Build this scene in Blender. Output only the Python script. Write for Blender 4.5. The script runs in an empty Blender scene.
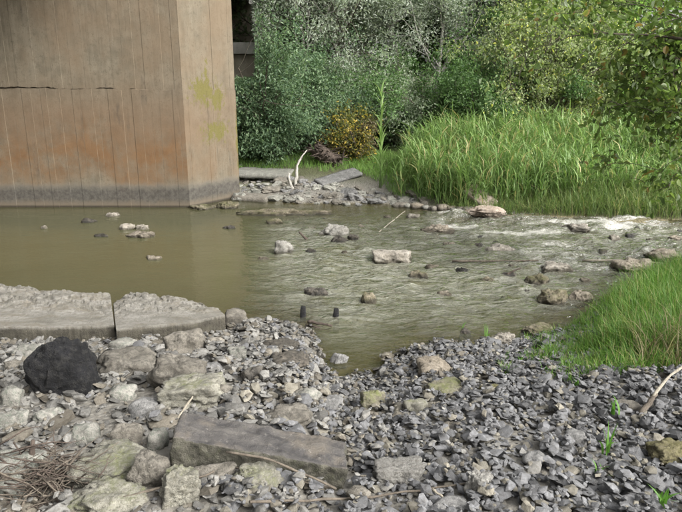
import bpy, bmesh, math, random
import numpy as np
from mathutils import Vector, Matrix

# ------------------------------------------------------------------ camera, light, exposure
S = bpy.context.scene
COL = S.collection
F, CX, CY, H = 640.0, 341.0, 256.0, 2.2           # photo pixels, camera height above the water
PITCH = math.radians(15.38)

cam_d = bpy.data.cameras.new('camera'); cam = bpy.data.objects.new('camera', cam_d); COL.objects.link(cam)
cam_d.sensor_width = 36.0; cam_d.lens = 36.0 * F / 682.0; cam_d.clip_start = 0.05; cam_d.clip_end = 2000
cam.location = (0, 0, H); cam.rotation_euler = (math.pi / 2 - PITCH, 0, 0)
S.camera = cam

SUN_DIR = Vector((0.86, -0.66, 0.86)).normalized()       # from the ground towards the sun
sun_el = math.asin(SUN_DIR.z); sun_az = math.atan2(SUN_DIR.x, SUN_DIR.y)
W = bpy.data.worlds.new('World'); S.world = W; W.use_nodes = True
wn = W.node_tree; wn.nodes.clear()
sky = wn.nodes.new('ShaderNodeTexSky'); sky.sky_type = 'NISHITA'; sky.sun_disc = False
sky.sun_elevation = sun_el; sky.sun_rotation = sun_az; sky.air_density = 1.6; sky.dust_density = 7.0; sky.ozone_density = 1.0
hs = wn.nodes.new('ShaderNodeHueSaturation'); hs.inputs['Saturation'].default_value = 0.15
bg = wn.nodes.new('ShaderNodeBackground'); bg.inputs['Strength'].default_value = 0.15
wo = wn.nodes.new('ShaderNodeOutputWorld')
wn.links.new(sky.outputs[0], hs.inputs['Color']); wn.links.new(hs.outputs[0], bg.inputs[0]); wn.links.new(bg.outputs[0], wo.inputs[0])

sd = bpy.data.lights.new('sun', 'SUN'); sd.energy = 1.5; sd.angle = math.radians(22); sd.color = (1.0, 0.98, 0.95)
so = bpy.data.objects.new('sun', sd); COL.objects.link(so); so.location = (8, -6, 14)
so.rotation_euler = SUN_DIR.to_track_quat('Z', 'Y').to_euler()

S.view_settings.view_transform = 'Standard'; S.view_settings.look = 'None'
S.view_settings.gamma = 1; S.view_settings.use_curve_mapping = False
S.view_settings.exposure = 1.55
S.render.engine = 'CYCLES'
S.cycles.use_denoising = True
S.cycles.max_bounces = 6; S.cycles.transparent_max_bounces = 16; S.cycles.caustics_reflective = False; S.cycles.caustics_refractive = False

rng = np.random.default_rng(7)
random.seed(7)

# ------------------------------------------------------------------ small maths
def _hash(ix, iy, iz, seed):
    h = (ix * 374761393 + iy * 668265263 + iz * 2147483647 + seed * 974634777) & 0xffffffff
    h = ((h ^ (h >> 13)) * 1274126177) & 0xffffffff
    h = h ^ (h >> 16)
    return (h & 0xffff) / 65535.0 * 2 - 1
def vnoise(p, seed=0):
    p = np.asarray(p, float); i = np.floor(p).astype(np.int64); f = p - i; f = f * f * f * (f * (f * 6 - 15) + 10)
    r = 0
    for dx in (0, 1):
        for dy in (0, 1):
            for dz in (0, 1):
                w = (f[..., 0] if dx else 1 - f[..., 0]) * (f[..., 1] if dy else 1 - f[..., 1]) * (f[..., 2] if dz else 1 - f[..., 2])
                r = r + w * _hash(i[..., 0] + dx, i[..., 1] + dy, i[..., 2] + dz, seed)
    return r
def fbm(p, seed=0, octv=4, gain=.5):
    p = np.asarray(p, float); a = 1; r = 0; t = 0
    for o in range(octv):
        r = r + a * vnoise(p * 2 ** o + 17.3 * o, seed + o); t += a; a *= gain
    return r / t
def fbm2(x, y, sc, seed=0, octv=4, gain=.5):
    return fbm(np.stack([x * sc, y * sc, np.zeros_like(x) + .37], -1), seed, octv, gain)
def smooth(a, b, x):
    t = np.clip((x - a) / (b - a), 0, 1); return t * t * (3 - 2 * t)

cp, sp = math.cos(PITCH), math.sin(PITCH)
def ray(px, py):
    a, b = (px - CX) / F, (CY - py) / F
    return np.array([a, cp + b * sp, -sp + b * cp])
def P(px, py, z=0.0):
    d = ray(px, py); t = (z - H) / d[2]; return np.array([0, 0, H]) + d * t
def PY(px, py, Y):
    d = ray(px, py); return np.array([0, 0, H]) + d * (Y / d[1])
def depth_of(p): return p[1] * cp + (H - p[2]) * sp
def project(x, y, z):
    dz = z - H; dep = y * cp - dz * sp; up = y * sp + dz * cp
    return CX + F * x / dep, CY - F * up / dep, dep

_near = np.array([P(a, b)[:2] for a, b in [(-900, 338), (-200, 338), (0, 338), (120, 338), (225, 334), (258, 326), (308, 334), (316, 346), (324, 368), (338, 382), (372, 378), (400, 358), (430, 347), (500, 349), (560, 332), (600, 305), (640, 285), (682, 266), (800, 245), (1200, 235)]])
_far = np.array([P(a, b)[:2] for a, b in [(-900, 196), (200, 196), (245, 196), (300, 203), (360, 203), (420, 206), (470, 211), (560, 214), (682, 218), (900, 221), (1800, 221)]])
_inlet = P(286, 366)
def terrain(x, y, fine=True):
    x = np.asarray(x, float); y = np.asarray(y, float)
    yn = np.interp(x, _near[:, 0], _near[:, 1]) + .06 * fbm2(x, y, 2.5, 5, 3)
    yf = np.interp(x, _far[:, 0], _far[:, 1]) + .12 * fbm2(x, y, 1.4, 6, 3)
    sn = yn - y; sf = y - yf
    zn = .80 * (1 - np.exp(-np.maximum(sn, 0) / 2.2))
    zf = .35 * (1 - np.exp(-np.maximum(sf, 0) / 1.2)) + .055 * np.maximum(sf, 0)
    zf = np.where(zf > 2.2, 2.2 + .4 * np.log1p(np.maximum(zf - 2.2, 0)), zf)
    dist = np.minimum(np.maximum(-sn, 0), np.maximum(-sf, 0))
    zb = -.32 * (1 - np.exp(-dist / 1.9))
    z = np.where(sn > 0, zn, np.where(sf > 0, zf, zb))
    e = ((x - _inlet[0]) / .40) ** 2 + ((y - _inlet[1]) / .15) ** 2
    z = np.minimum(z, -.07 + .08 * e)
    if fine:
        z = z + .022 * fbm2(x, y, 3.5, 11, 4)
    return z
def T(x, y): return float(terrain(np.array([x]), np.array([y]))[0])
def G(px, py, dz=0.0):
    d = ray(px, py); t = np.arange(1.2, 60, .02)
    pts = np.array([0, 0, H]) + d[None] * t[:, None]
    z = np.maximum(terrain(pts[:, 0], pts[:, 1]), 0) + dz
    k = np.argmax(pts[:, 2] < z)
    return pts[k]

# ------------------------------------------------------------------ mesh helpers
def mesh_np(name, verts, faces, smoothed=False, attrs=None):
    verts = np.asarray(verts, np.float32); faces = np.asarray(faces, np.int32); n, k = faces.shape
    me = bpy.data.meshes.new(name)
    me.vertices.add(len(verts)); me.vertices.foreach_set('co', verts.ravel())
    me.loops.add(n * k); me.loops.foreach_set('vertex_index', faces.ravel())
    me.polygons.add(n); me.polygons.foreach_set('loop_start', np.arange(0, n * k, k, dtype=np.int32))
    me.polygons.foreach_set('use_smooth', np.full(n, smoothed, dtype=bool))
    for an, (ty, data) in (attrs or {}).items():
        at = me.attributes.new(an, ty, 'POINT'); data = np.asarray(data, np.float32)
        at.data.foreach_set('color' if ty == 'FLOAT_COLOR' else 'value', data.ravel())
    me.update(calc_edges=True); me.validate()
    return me
def obj(name, me, mat, parent=None, loc=None):
    o = bpy.data.objects.new(name, me); COL.objects.link(o)
    if me is not None and mat is not None and len(me.materials) == 0: me.materials.append(mat)
    if parent is not None: o.parent = parent
    if loc is not None: o.location = loc
    return o
def tag(o, label=None, cat=None, group=None, kind=None):
    if label: o['label'] = label
    if cat: o['category'] = cat
    if group: o['group'] = group
    if kind: o['kind'] = kind
    return o
def empty(name, loc): 
    o = bpy.data.objects.new(name, None); COL.objects.link(o); o.location = loc; o.empty_display_size = .2; return o

def tube(points, radii, sides=6, cap=True):
    pts = np.asarray(points, float); n = len(pts); radii = np.broadcast_to(radii, (n,))
    tan = np.gradient(pts, axis=0); tan /= np.linalg.norm(tan, axis=1, keepdims=True) + 1e-9
    ref = np.array([0.31, 0.17, 0.93]); 
    if abs(tan[0] @ ref) > .9: ref = np.array([1.0, .1, 0])
    V = []
    for i in range(n):
        u = np.cross(tan[i], ref); u /= np.linalg.norm(u) + 1e-9; v = np.cross(tan[i], u)
        a = np.arange(sides) * 2 * math.pi / sides
        V.append(pts[i] + radii[i] * (np.cos(a)[:, None] * u + np.sin(a)[:, None] * v))
    V = np.concatenate(V); Fc = []
    for i in range(n - 1):
        for s in range(sides):
            a = i * sides + s; b = i * sides + (s + 1) % sides
            Fc.append((a, b, b + sides)); Fc.append((a, b + sides, a + sides))
    if cap:
        c0 = len(V); V = np.vstack([V, pts[:1], pts[-1:]])
        for s in range(sides):
            Fc.append((c0, (s + 1) % sides, s)); q = (n - 1) * sides
            Fc.append((c0 + 1, q + s, q + (s + 1) % sides))
    return V, np.array(Fc)
class MB:
    def __init__(s): s.v = []; s.f = []; s.n = 0
    def add(s, V, Fc):
        s.v.append(np.asarray(V)); s.f.append(np.asarray(Fc) + s.n); s.n += len(V)
    def get(s): return np.concatenate(s.v), np.concatenate(s.f)
def wander(p0, p1, n, amp, r=rng, sag=0.0):
    t = np.linspace(0, 1, n)[:, None]; p = np.asarray(p0) * (1 - t) + np.asarray(p1) * t
    off = r.normal(size=(n, 3)) * amp; off[0] = 0; off[-1] *= .3
    off = (off + np.roll(off, 1, 0)) / 2; off[0] = 0
    p = p + off; p[:, 2] += sag * (4 * t[:, 0] * (1 - t[:, 0])); return p

# rounded / chipped box on a surface grid
def rbox(hx, hy, hz, res, rad=.02, chip=1.0, amp=.006, freq=6., seed=0, octv=4):
    V = []; Q = []; n0 = 0
    for ax in range(3):
        for sgn in (-1, 1):
            h = [hx, hy, hz]; a, b = [(1, 2), (2, 0), (0, 1)][ax]
            na = max(2, int(2 * h[a] / res) + 1); nb = max(2, int(2 * h[b] / res) + 1)
            u = np.linspace(-h[a], h[a], na); w = np.linspace(-h[b], h[b], nb)
            A, B = np.meshgrid(u, w, indexing='ij'); p = np.zeros((na, nb, 3))
            p[..., ax] = sgn * h[ax]; p[..., a] = A; p[..., b] = B
            V.append(p.reshape(-1, 3)); I = (np.arange(na * nb).reshape(na, nb)) + n0
            q = np.stack([I[:-1, :-1], I[1:, :-1], I[1:, 1:], I[:-1, 1:]], -1).reshape(-1, 4)
            if sgn < 0: q = q[:, ::-1]
            Q.append(q); n0 += na * nb
    V = np.concatenate(V); Q = np.concatenate(Q)
    key = np.round(V * 20000).astype(np.int64)
    _, idx, inv = np.unique(key, axis=0, return_index=True, return_inverse=True)
    V = V[idx]; Q = inv.reshape(-1)[Q]
    hh = np.array([hx, hy, hz])
    r = rad * (.25 + chip * np.clip(.35 + fbm(V * freq * .6 + 3, seed + 9, 3), 0, 1.6) ** 2 * 2.0)
    r = np.minimum(r, hh.min() * .95)[:, None]
    q = np.clip(V, -(hh - r), hh - r); d = V - q; L = np.linalg.norm(d, axis=1, keepdims=True)
    V2 = q + d / np.maximum(L, 1e-6) * np.minimum(L, r)
    nrm = d / np.maximum(L, 1e-6)
    V2 = V2 + nrm * (amp * fbm(V * freq, seed, octv, .55))[:, None]
    return V2, Q

# rocks: icosphere pushed onto a random polyhedron
_ico = {}
def ico(n):
    if n not in _ico:
        bm = bmesh.new(); bmesh.ops.create_icosphere(bm, subdivisions=n, radius=1)
        bm.verts.ensure_lookup_table()
        _ico[n] = (np.array([v.co[:] for v in bm.verts]), np.array([[v.index for v in f.verts] for f in bm.faces])); bm.free()
    return _ico[n]
def rock_np(dims, style='angular', seed=0, sub=4, rough=1.0):
    r = np.random.default_rng(seed); D, Fc = ico(sub)
    p = {'round': 13, 'angular': 34, 'block': 40, 'flat': 30}[style]
    if style == 'block':
        N = np.array([[1, 0, 0], [-1, 0, 0], [0, 1, 0], [0, -1, 0], [0, 0, 1], [0, 0, -1]], float) + r.normal(size=(6, 3)) * .13
        N = np.vstack([N, r.normal(size=(4, 3))]); dd = np.concatenate([r.uniform(.62, .72, 6), r.uniform(.85, 1.0, 4)])
    else:
        m = 22 if style == 'round' else 17
        N = r.normal(size=(m, 3)); dd = r.uniform(.6, .95, m)
        N = np.vstack([N, [[0, 0, 1], [0, 0, -1]]]); dd = np.append(dd, [.62, .7] if style != 'flat' else [.5, .5])
        N = np.vstack([N, np.eye(3)[:2], -np.eye(3)[:2]]); dd = np.append(dd, [.92] * 4)
    N = N / np.linalg.norm(N, axis=1, keepdims=True)
    q = np.maximum(D @ N.T, 0) / dd
    rad = (q ** p).sum(1) ** (-1 / p)
    V = D * rad[:, None]
    tq = fbm(D * 2.1 + seed % 61, seed + 7, 3) * 4.5; fl = np.floor(tq); terr = fl + smooth(.35, .65, tq - fl)
    rough = rough * 1.35
    V = V + D * (.10 * rough * fbm(D * 1.7 + seed % 97, seed, 3) + .035 * rough * terr + .07 * rough * fbm(D * 5 + seed % 53, seed + 3, 5, .62) - .05 * rough * np.clip(.10 - np.abs(fbm(D * 2.6 + seed % 31, seed + 11, 3)), 0, 1) / .10)[:, None]
    lo, hi = V.min(0), V.max(0); V = (V - (lo + hi) / 2) / (hi - lo) * np.array(dims)
    V[:, 2] += dims[2] / 2
    return V, Fc
def rotz(V, a):
    c, s = math.cos(a), math.sin(a); R = np.array([[c, -s, 0], [s, c, 0], [0, 0, 1]]); return V @ R.T
def euler(V, e): 
    M = np.array(__import__('mathutils').Euler(e).to_matrix()); return V @ M.T

# ------------------------------------------------------------------ materials
class NT:
    def __init__(s, name):
        s.m = bpy.data.materials.new(name); s.m.use_nodes = True; s.t = s.m.node_tree; s.t.nodes.clear()
        s.out = s.t.nodes.new('ShaderNodeOutputMaterial')
    def set(s, sock, v):
        if v is None: return
        if isinstance(v, bpy.types.NodeSocket): s.t.links.new(v, sock)
        elif isinstance(v, (tuple, list)) and sock.type == 'RGBA': sock.default_value = (v[0], v[1], v[2], 1)
        else: sock.default_value = v
    def n(s, ty, props=None, **inp):
        nd = s.t.nodes.new('ShaderNode' + ty)
        for k, v in (props or {}).items(): setattr(nd, k, v)
        for k, v in inp.items():
            key = int(k[1:]) if k[0] == '_' and k[1:].isdigit() else k.replace('_', ' ')
            s.set(nd.inputs[key], v)
        return nd
    def math(s, op, a, b=None, c=None, clamp=False):
        nd = s.t.nodes.new('ShaderNodeMath'); nd.operation = op; nd.use_clamp = clamp
        for i, v in enumerate((a, b, c)): s.set(nd.inputs[i], v)
        return nd.outputs[0]
    def mix(s, f, a, b, blend='MIX'):
        nd = s.t.nodes.new('ShaderNodeMix'); nd.data_type = 'RGBA'; nd.blend_type = blend
        s.set(nd.inputs[0], f); s.set(nd.inputs[6], a); s.set(nd.inputs[7], b); return nd.outputs[2]
    def ramp(s, f, stops, interp='LINEAR'):
        nd = s.t.nodes.new('ShaderNodeValToRGB'); nd.color_ramp.interpolation = interp; e = nd.color_ramp.elements
        while len(e) < len(stops): e.new(.5)
        for i, (p, c) in enumerate(stops):
            e[i].position = p; e[i].color = (c, c, c, 1) if isinstance(c, (int, float)) else (*c, 1)
        s.set(nd.inputs[0], f); return nd.outputs[0]
    def noise(s, vec, scale, detail=4, rough=.55, out=0, dist=0):
        return s.n('TexNoise', None, Vector=vec, Scale=scale, Detail=detail, Roughness=rough, Distortion=dist).outputs[out]
    def mapr(s, v, a, b, c=0, d=1):
        nd = s.n('MapRange', None, Value=v); nd.clamp = True
        for i, x in zip((1, 2, 3, 4), (a, b, c, d)): nd.inputs[i].default_value = x
        return nd.outputs[0]
    def vscale(s, vec, sc):
        nd = s.n('VectorMath', {'operation': 'MULTIPLY'}); s.set(nd.inputs[0], vec); nd.inputs[1].default_value = sc; return nd.outputs[0]
    def bump(s, h, dist=.01, strength=1.0, normal=None):
        nd = s.n('Bump', None, Height=h, Distance=dist, Strength=strength)
        if normal is not None: s.set(nd.inputs['Normal'], normal)
        return nd.outputs[0]
    def finish(s, color, rough=.85, normal=None, spec=.35):
        b = s.n('BsdfPrincipled', None, Base_Color=color, Roughness=rough, Normal=normal)
        b.inputs['Specular IOR Level'].default_value = spec
        s.t.links.new(b.outputs[0], s.out.inputs[0]); return s.m

def rock_mat(name, c1, c2, c3=None, moss=0.0, mosscol=(.10, .115, .03), scale=9., rough=.85, bump=.012, wet=False, spots=.4, spec=.35):
    c1, c2 = tuple(x * .84 for x in c1), tuple(x * .84 for x in c2); c3 = tuple(x * .84 for x in c3) if c3 else None
    t = NT(name); pos = t.n('NewGeometry').outputs['Position']
    rnd = t.n('ObjectInfo').outputs['Random']
    a = t.noise(pos, scale, 6, .65); b = t.noise(pos, scale * 5, 5, .7); g = t.noise(pos, scale * 24, 3, .7)
    col = t.mix(t.mapr(a, .40, .60), c1, c2)
    if c3: col = t.mix(t.math('MULTIPLY', t.mapr(b, .48, .6), .85), col, c3)
    col = t.mix(t.math('MULTIPLY', t.mapr(t.noise(pos, scale * 2.2, 6, .75), .53, .60), .55), col, tuple(x * .45 for x in c1))
    v = t.n('TexVoronoi', {'feature': 'DISTANCE_TO_EDGE'}, Vector=pos, Scale=scale * 1.3)
    col = t.mix(t.math('MULTIPLY', t.mapr(g, .52, .72), spots), col, tuple(x * .35 for x in c1))
    col = t.mix(t.math('MULTIPLY', t.mapr(g, .5, .3), spots * .5), col, tuple(min(.7, x * 1.7 + .03) for x in c2))
    col = t.n('HueSaturation', None, Saturation=1.0, Value=t.math('ADD', t.math('MULTIPLY', rnd, .35), .83), Color=col).outputs[0]
    if moss > 0:
        nz = t.n('SeparateXYZ', None, Vector=t.n('NewGeometry').outputs['Normal']).outputs[2]
        mk = t.math('MULTIPLY', t.math('MULTIPLY', t.mapr(t.math('ADD', t.noise(pos, scale * .8, 6, .75), t.math('MULTIPLY', nz, .10)), .66 - .16 * moss, .84 - .16 * moss), .8), t.mapr(b, .3, .6, .35, 1))
        col = t.mix(mk, col, t.mix(b, tuple(x * .55 for x in mosscol), tuple(x * 1.5 for x in mosscol)))
    r = rough
    if wet:
        z = t.n('SeparateXYZ', None, Vector=pos).outputs[2]
        w = t.mapr(t.math('ADD', z, t.math('MULTIPLY', t.math('SUBTRACT', a, .5), .10)), .012, .05, 1, 0)
        col = t.mix(w, col, t.mix(1.0, col, (.26, .25, .21), 'MULTIPLY')); r = t.mapr(w, 0, 1, rough, .3)
    h = t.math('ADD', t.math('MULTIPLY', b, .6), t.math('MULTIPLY', g, .4))
    return t.finish(col, r, t.bump(t.math('ADD', h, t.math('MULTIPLY', a, .8)), bump * 1.8, .9), spec)

M = {}
M['pale'] = rock_mat('pale_limestone', (.185, .178, .155), (.30, .288, .255), (.14, .155, .125))
M['palemoss'] = rock_mat('pale_mossy_stone', (.17, .163, .135), (.28, .268, .22), (.12, .112, .085), moss=.62, mosscol=(.105, .115, .045))
M['brown'] = rock_mat('brown_stone', (.135, .122, .10), (.215, .197, .165), (.09, .081, .066))
M['brownmoss'] = rock_mat('brown_mossy_stone', (.15, .135, .10), (.23, .21, .16), (.10, .09, .065), moss=.75)
M['grey'] = rock_mat('grey_stone', (.15, .148, .142), (.25, .245, .235), (.10, .098, .095))
M['dark'] = rock_mat('dark_stone', (.055, .05, .042), (.12, .108, .09), (.035, .032, .028), moss=.2)
M['yellowmoss'] = rock_mat('yellow_mossy_stone', (.12, .105, .06), (.19, .165, .10), (.10, .085, .05), moss=1.3, mosscol=(.095, .088, .03))
M['black'] = rock_mat('charred_black_stone', (.005, .005, .006), (.011, .011, .013), (.03, .029, .027), scale=7, bump=.03, rough=.75, spots=.08, spec=.3)
M['concrete'] = rock_mat('pebbly_concrete', (.23, .22, .20), (.34, .33, .30), (.15, .14, .12), scale=14, bump=.016, spots=.7)
M['wpale'] = rock_mat('wet_pale_stone', (.25, .225, .185), (.39, .36, .31), (.17, .15, .12), wet=True)
M['wbrown'] = rock_mat('wet_brown_stone', (.20, .17, .13), (.32, .28, .225), (.10, .085, .06), wet=True)
M['wdark'] = rock_mat('wet_dark_stone', (.05, .045, .036), (.115, .10, .08), (.03, .027, .022), wet=True)
M['wmoss'] = rock_mat('wet_mossy_stone', (.10, .085, .05), (.22, .19, .14), (.045, .04, .025), wet=True, moss=.95, mosscol=(.06, .065, .018))
M['wwhite'] = rock_mat('wet_white_stone', (.25, .24, .21), (.38, .365, .33), (.18, .165, .14), wet=True)
M['wpink'] = rock_mat('wet_pinkish_stone', (.33, .26, .20), (.46, .39, .33), (.22, .17, .13), wet=True)

def slab_mat():
    t = NT('weathered_slab'); g = t.n('NewGeometry'); pos = g.outputs['Position']
    nz = t.n('SeparateXYZ', None, Vector=g.outputs['Normal']).outputs[2]
    a = t.noise(t.vscale(pos, (1.0, 5.0, 5.0)), 3.2, 6, .62, dist=.6); b = t.noise(pos, 40, 5, .7); c = t.noise(pos, 160, 3, .7)
    top = t.mix(t.mapr(a, .36, .64), (0.034, 0.032, 0.032), (0.076, 0.070, 0.064))
    top = t.mix(t.mapr(t.noise(pos, 5.5, 4, .6), .53, .66), top, (0.092, 0.080, 0.066))
    top = t.mix(t.math('MULTIPLY', t.mapr(b, .58, .72), .6), top, (0.176, 0.164, 0.144))
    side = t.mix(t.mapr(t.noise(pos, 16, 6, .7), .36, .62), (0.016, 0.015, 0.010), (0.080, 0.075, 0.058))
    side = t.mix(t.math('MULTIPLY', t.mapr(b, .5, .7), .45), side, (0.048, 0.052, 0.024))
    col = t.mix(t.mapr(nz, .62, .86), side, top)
    h = t.math('ADD', t.math('MULTIPLY', b, .6), t.math('MULTIPLY', c, .5))
    return t.finish(col, .8, t.bump(h, .012, .9))
M['slab'] = slab_mat()

def ledge_mat():
    t = NT('ledge_rock'); g = t.n('NewGeometry'); pos = g.outputs['Position']
    nz = t.n('SeparateXYZ', None, Vector=g.outputs['Normal']).outputs[2]
    a = t.noise(t.vscale(pos, (1, 2.4, 3)), 3.5, 7, .66, dist=.4); b = t.noise(pos, 30, 6, .72); c = t.noise(pos, 120, 3, .7)
    top = t.mix(t.mapr(a, .34, .64), (0.093, 0.087, 0.072), (0.187, 0.178, 0.158))
    top = t.mix(t.math('MULTIPLY', t.mapr(b, .52, .62), .8), top, (0.102, 0.093, 0.078))
    top = t.mix(t.math('MULTIPLY', t.mapr(t.noise(t.vscale(pos, (.6, 1.6, 1)), 7, 7, .78), .51, .60), .75), top, (0.111, 0.098, 0.075))
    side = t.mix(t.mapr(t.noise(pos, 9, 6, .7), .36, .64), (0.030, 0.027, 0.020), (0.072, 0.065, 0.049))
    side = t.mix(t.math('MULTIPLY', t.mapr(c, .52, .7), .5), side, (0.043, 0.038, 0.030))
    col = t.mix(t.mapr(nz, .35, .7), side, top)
    h = t.math('ADD', t.math('MULTIPLY', b, .7), t.math('MULTIPLY', c, .35))
    return t.finish(col, .88, t.bump(h, .018, .9))
M['ledge'] = ledge_mat()

def pebble_mat():
    t = NT('loose_stone'); pos = t.n('NewGeometry').outputs['Position']
    col = t.n('Attribute', {'attribute_name': 'tint'}).outputs['Color']
    a = t.noise(pos, 55, 5, .7); b = t.noise(pos, 260, 3, .7)
    col = t.mix(t.mapr(a, .4, .66), col, t.mix(1.0, col, (.60, .58, .55), 'MULTIPLY'))
    col = t.mix(t.math('MULTIPLY', t.mapr(b, .55, .7), .3), col, (.28, .265, .235))
    z = t.n('SeparateXYZ', None, Vector=pos).outputs[2]
    w = t.mapr(t.math('ADD', z, t.math('MULTIPLY', t.math('SUBTRACT', t.noise(pos, 2.5, 4, .6), .5), .10)), .02, .10, 1, 0)
    col = t.mix(w, col, t.mix(1.0, col, (.42, .40, .36), 'MULTIPLY'))
    return t.finish(col, t.mapr(w, 0, 1, .82, .3), t.bump(t.math('ADD', a, t.math('MULTIPLY', b, .4)), .006, .7))
M['pebble'] = pebble_mat()

def ground_mat():
    t = NT('bank_soil'); pos = t.n('NewGeometry').outputs['Position']; xyz = t.n('SeparateXYZ', None, Vector=pos)
    a = t.noise(pos, 3, 6, .65); b = t.noise(pos, 24, 6, .7); v = t.n('TexVoronoi', None, Vector=pos, Scale=26)
    near = t.mix(a, (.055, .049, .038), (.125, .114, .093)); near = t.mix(t.math('MULTIPLY', v.outputs['Distance'], .7), (.15, .142, .125), near)
    far = t.mix(t.mapr(b, .4, .65), (.05, .045, .026), (.06, .075, .025))
    fm = t.math('MAXIMUM', t.mapr(xyz.outputs[1], 12.4, 13.2), t.math('MULTIPLY', t.mapr(xyz.outputs[1], 9.4, 9.6), t.mapr(xyz.outputs[0], 1.3, 1.8)))
    col = t.mix(fm, near, far)
    bed = t.mix(a, (.095, .080, .042), (.16, .14, .085))
    col = t.mix(t.mapr(xyz.outputs[2], -.02, .02, 1, 0), col, bed)
    h = t.math('ADD', b, t.math('MULTIPLY', v.outputs['Distance'], -1.2))
    return t.finish(col, .9, t.bump(h, .02, .8))
M['ground'] = ground_mat()

def water_mat():
    t = NT('river_water'); pos = t.n('NewGeometry').outputs['Position']
    dep = t.n('Attribute', {'attribute_name': 'depth'}).outputs['Fac']; foam = t.n('Attribute', {'attribute_name': 'foam'}).outputs['Fac']
    rip = t.n('Attribute', {'attribute_name': 'ripple'}).outputs['Fac']
    n1 = t.noise(t.vscale(pos, (2.0, 4.4, 1)), 2.0, 1.5, .5, dist=.9); n2 = t.noise(t.vscale(pos, (5, 9, 1)), 3.0, 1.5, .5, dist=.6)
    h = t.math('MULTIPLY', t.math('ADD', n1, t.math('MULTIPLY', n2, .6)), rip)
    nrm = t.bump(h, .040, 1.0)
    turb = t.mix(t.noise(t.vscale(pos, (.6, 1.2, 1)), 1.4, 3), (.050, .050, .024), (.072, .071, .038))
    op = t.math('SUBTRACT', 1.0, t.math('EXPONENT', t.math('MULTIPLY', dep, -8.0)))
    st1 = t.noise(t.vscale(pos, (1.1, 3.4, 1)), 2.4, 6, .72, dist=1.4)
    sky_silver = t.math('MULTIPLY', t.mapr(st1, .36, .66), t.mapr(rip, .25, 1.3, 0, 1))
    turb = t.mix(t.math('MULTIPLY', sky_silver, .75), turb, (.28, .28, .25))  # sky's silver reflection on rippled water painted into the body colour, with riffle bubbles
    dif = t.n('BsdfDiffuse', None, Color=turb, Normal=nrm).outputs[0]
    tr = t.n('BsdfTransparent', None, Color=(.86, .82, .66)).outputs[0]
    body = t.n('MixShader', None, _0=op, _1=tr, _2=dif).outputs[0]
    gl = t.n('BsdfGlossy', None, Color=(1, 1, 1), Roughness=.06, Normal=nrm).outputs[0]
    fr = t.n('Fresnel', None, IOR=1.33, Normal=nrm).outputs[0]
    sh = t.n('MixShader', None, _0=fr, _1=body, _2=gl).outputs[0]
    fn = t.noise(t.vscale(pos, (4, 11, 1)), 3.2, 7, .8, dist=1.2)
    fm = t.math('MULTIPLY', t.mapr(t.math('ADD', fn, t.math('MULTIPLY', t.math('SUBTRACT', foam, .5), .42)), .53, .76), .6)
    fd = t.n('BsdfDiffuse', None, Color=(.50, .49, .45)).outputs[0]
    sh = t.n('MixShader', None, _0=fm, _1=sh, _2=fd).outputs[0]
    t.t.links.new(sh, t.out.inputs[0]); return t.m
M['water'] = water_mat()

def leaf_mat(name, stops, trans=.5, rough=.5, back=None, spec=.3):
    t = NT(name); r = t.n('Attribute', {'attribute_name': 'rnd'}).outputs['Fac']
    col = t.ramp(r, stops)
    if back: col = t.mix(t.n('NewGeometry').outputs['Backfacing'], col, t.mix(.75, col, back))
    b = t.n('BsdfPrincipled', None, Base_Color=col, Roughness=rough); b.inputs['Specular IOR Level'].default_value = spec
    tl = t.n('BsdfTranslucent', None, Color=t.mix(1.0, col, (1.05, 1.15, .75), 'MULTIPLY')).outputs[0]
    t.t.links.new(t.n('MixShader', None, _0=trans, _1=b.outputs[0], _2=tl).outputs[0], t.out.inputs[0]); return t.m
M['willow'] = leaf_mat('silver_willow_leaf', [(0, (.17, .21, .16)), (.5, (.255, .30, .235)), (.9, (.33, .375, .305)), (1, (.40, .43, .37))], back=(.38, .41, .35))
M['willow2'] = leaf_mat('grey_green_leaf', [(0, (0.112, 0.162, 0.095)), (.6, (0.207, 0.269, 0.168)), (1, (0.347, 0.403, 0.280))], back=(.30, .34, .26))
M['darkleaf'] = leaf_mat('dark_green_leaf', [(0, (0.047, 0.090, 0.032)), (.6, (0.090, 0.163, 0.055)), (1, (0.169, 0.257, 0.110))])
M['shrubleaf'] = leaf_mat('shrub_leaf', [(0, (0.059, 0.103, 0.056)), (.6, (0.119, 0.184, 0.099)), (1, (0.216, 0.292, 0.167))])
M['olive'] = leaf_mat('olive_leaf', [(0, (0.137, 0.188, 0.064)), (.55, (0.253, 0.317, 0.115)), (.93, (0.401, 0.443, 0.211)), (.95, (0.550, 0.550, 0.106)), (1, (0.550, 0.550, 0.126))], back=(.22, .25, .15))
M['midleaf'] = leaf_mat('mid_green_leaf', [(0, (0.097, 0.181, 0.043)), (.6, (0.181, 0.305, 0.073)), (1, (0.341, 0.462, 0.145))])
M['yellow'] = leaf_mat('yellow_leaf', [(0, (.07, .09, .025)), (.55, (.13, .14, .045)), (.68, (.30, .24, .05)), (1, (.44, .33, .07))])
M['brownleaf'] = leaf_mat('brown_scrub_leaf', [(0, (.07, .055, .03)), (.5, (.13, .10, .05)), (1, (.14, .14, .05))], trans=.2)
M['nearleaf'] = leaf_mat('near_tree_leaf', [(0, (0.068, 0.106, 0.027)), (.55, (0.116, 0.174, 0.044)), (.96, (0.203, 0.261, 0.077)), (.985, (0.348, 0.310, 0.068)), (1, (0.242, 0.174, 0.058))], trans=.5, rough=.42, spec=.4)
M['reed'] = leaf_mat('reed_blade', [(0, (0.090, 0.156, 0.042)), (.5, (0.151, 0.242, 0.075)), (.9, (0.242, 0.338, 0.127)), (.97, (0.362, 0.338, 0.156)), (1, (0.435, 0.362, 0.193))], trans=.42, rough=.45)
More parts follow.
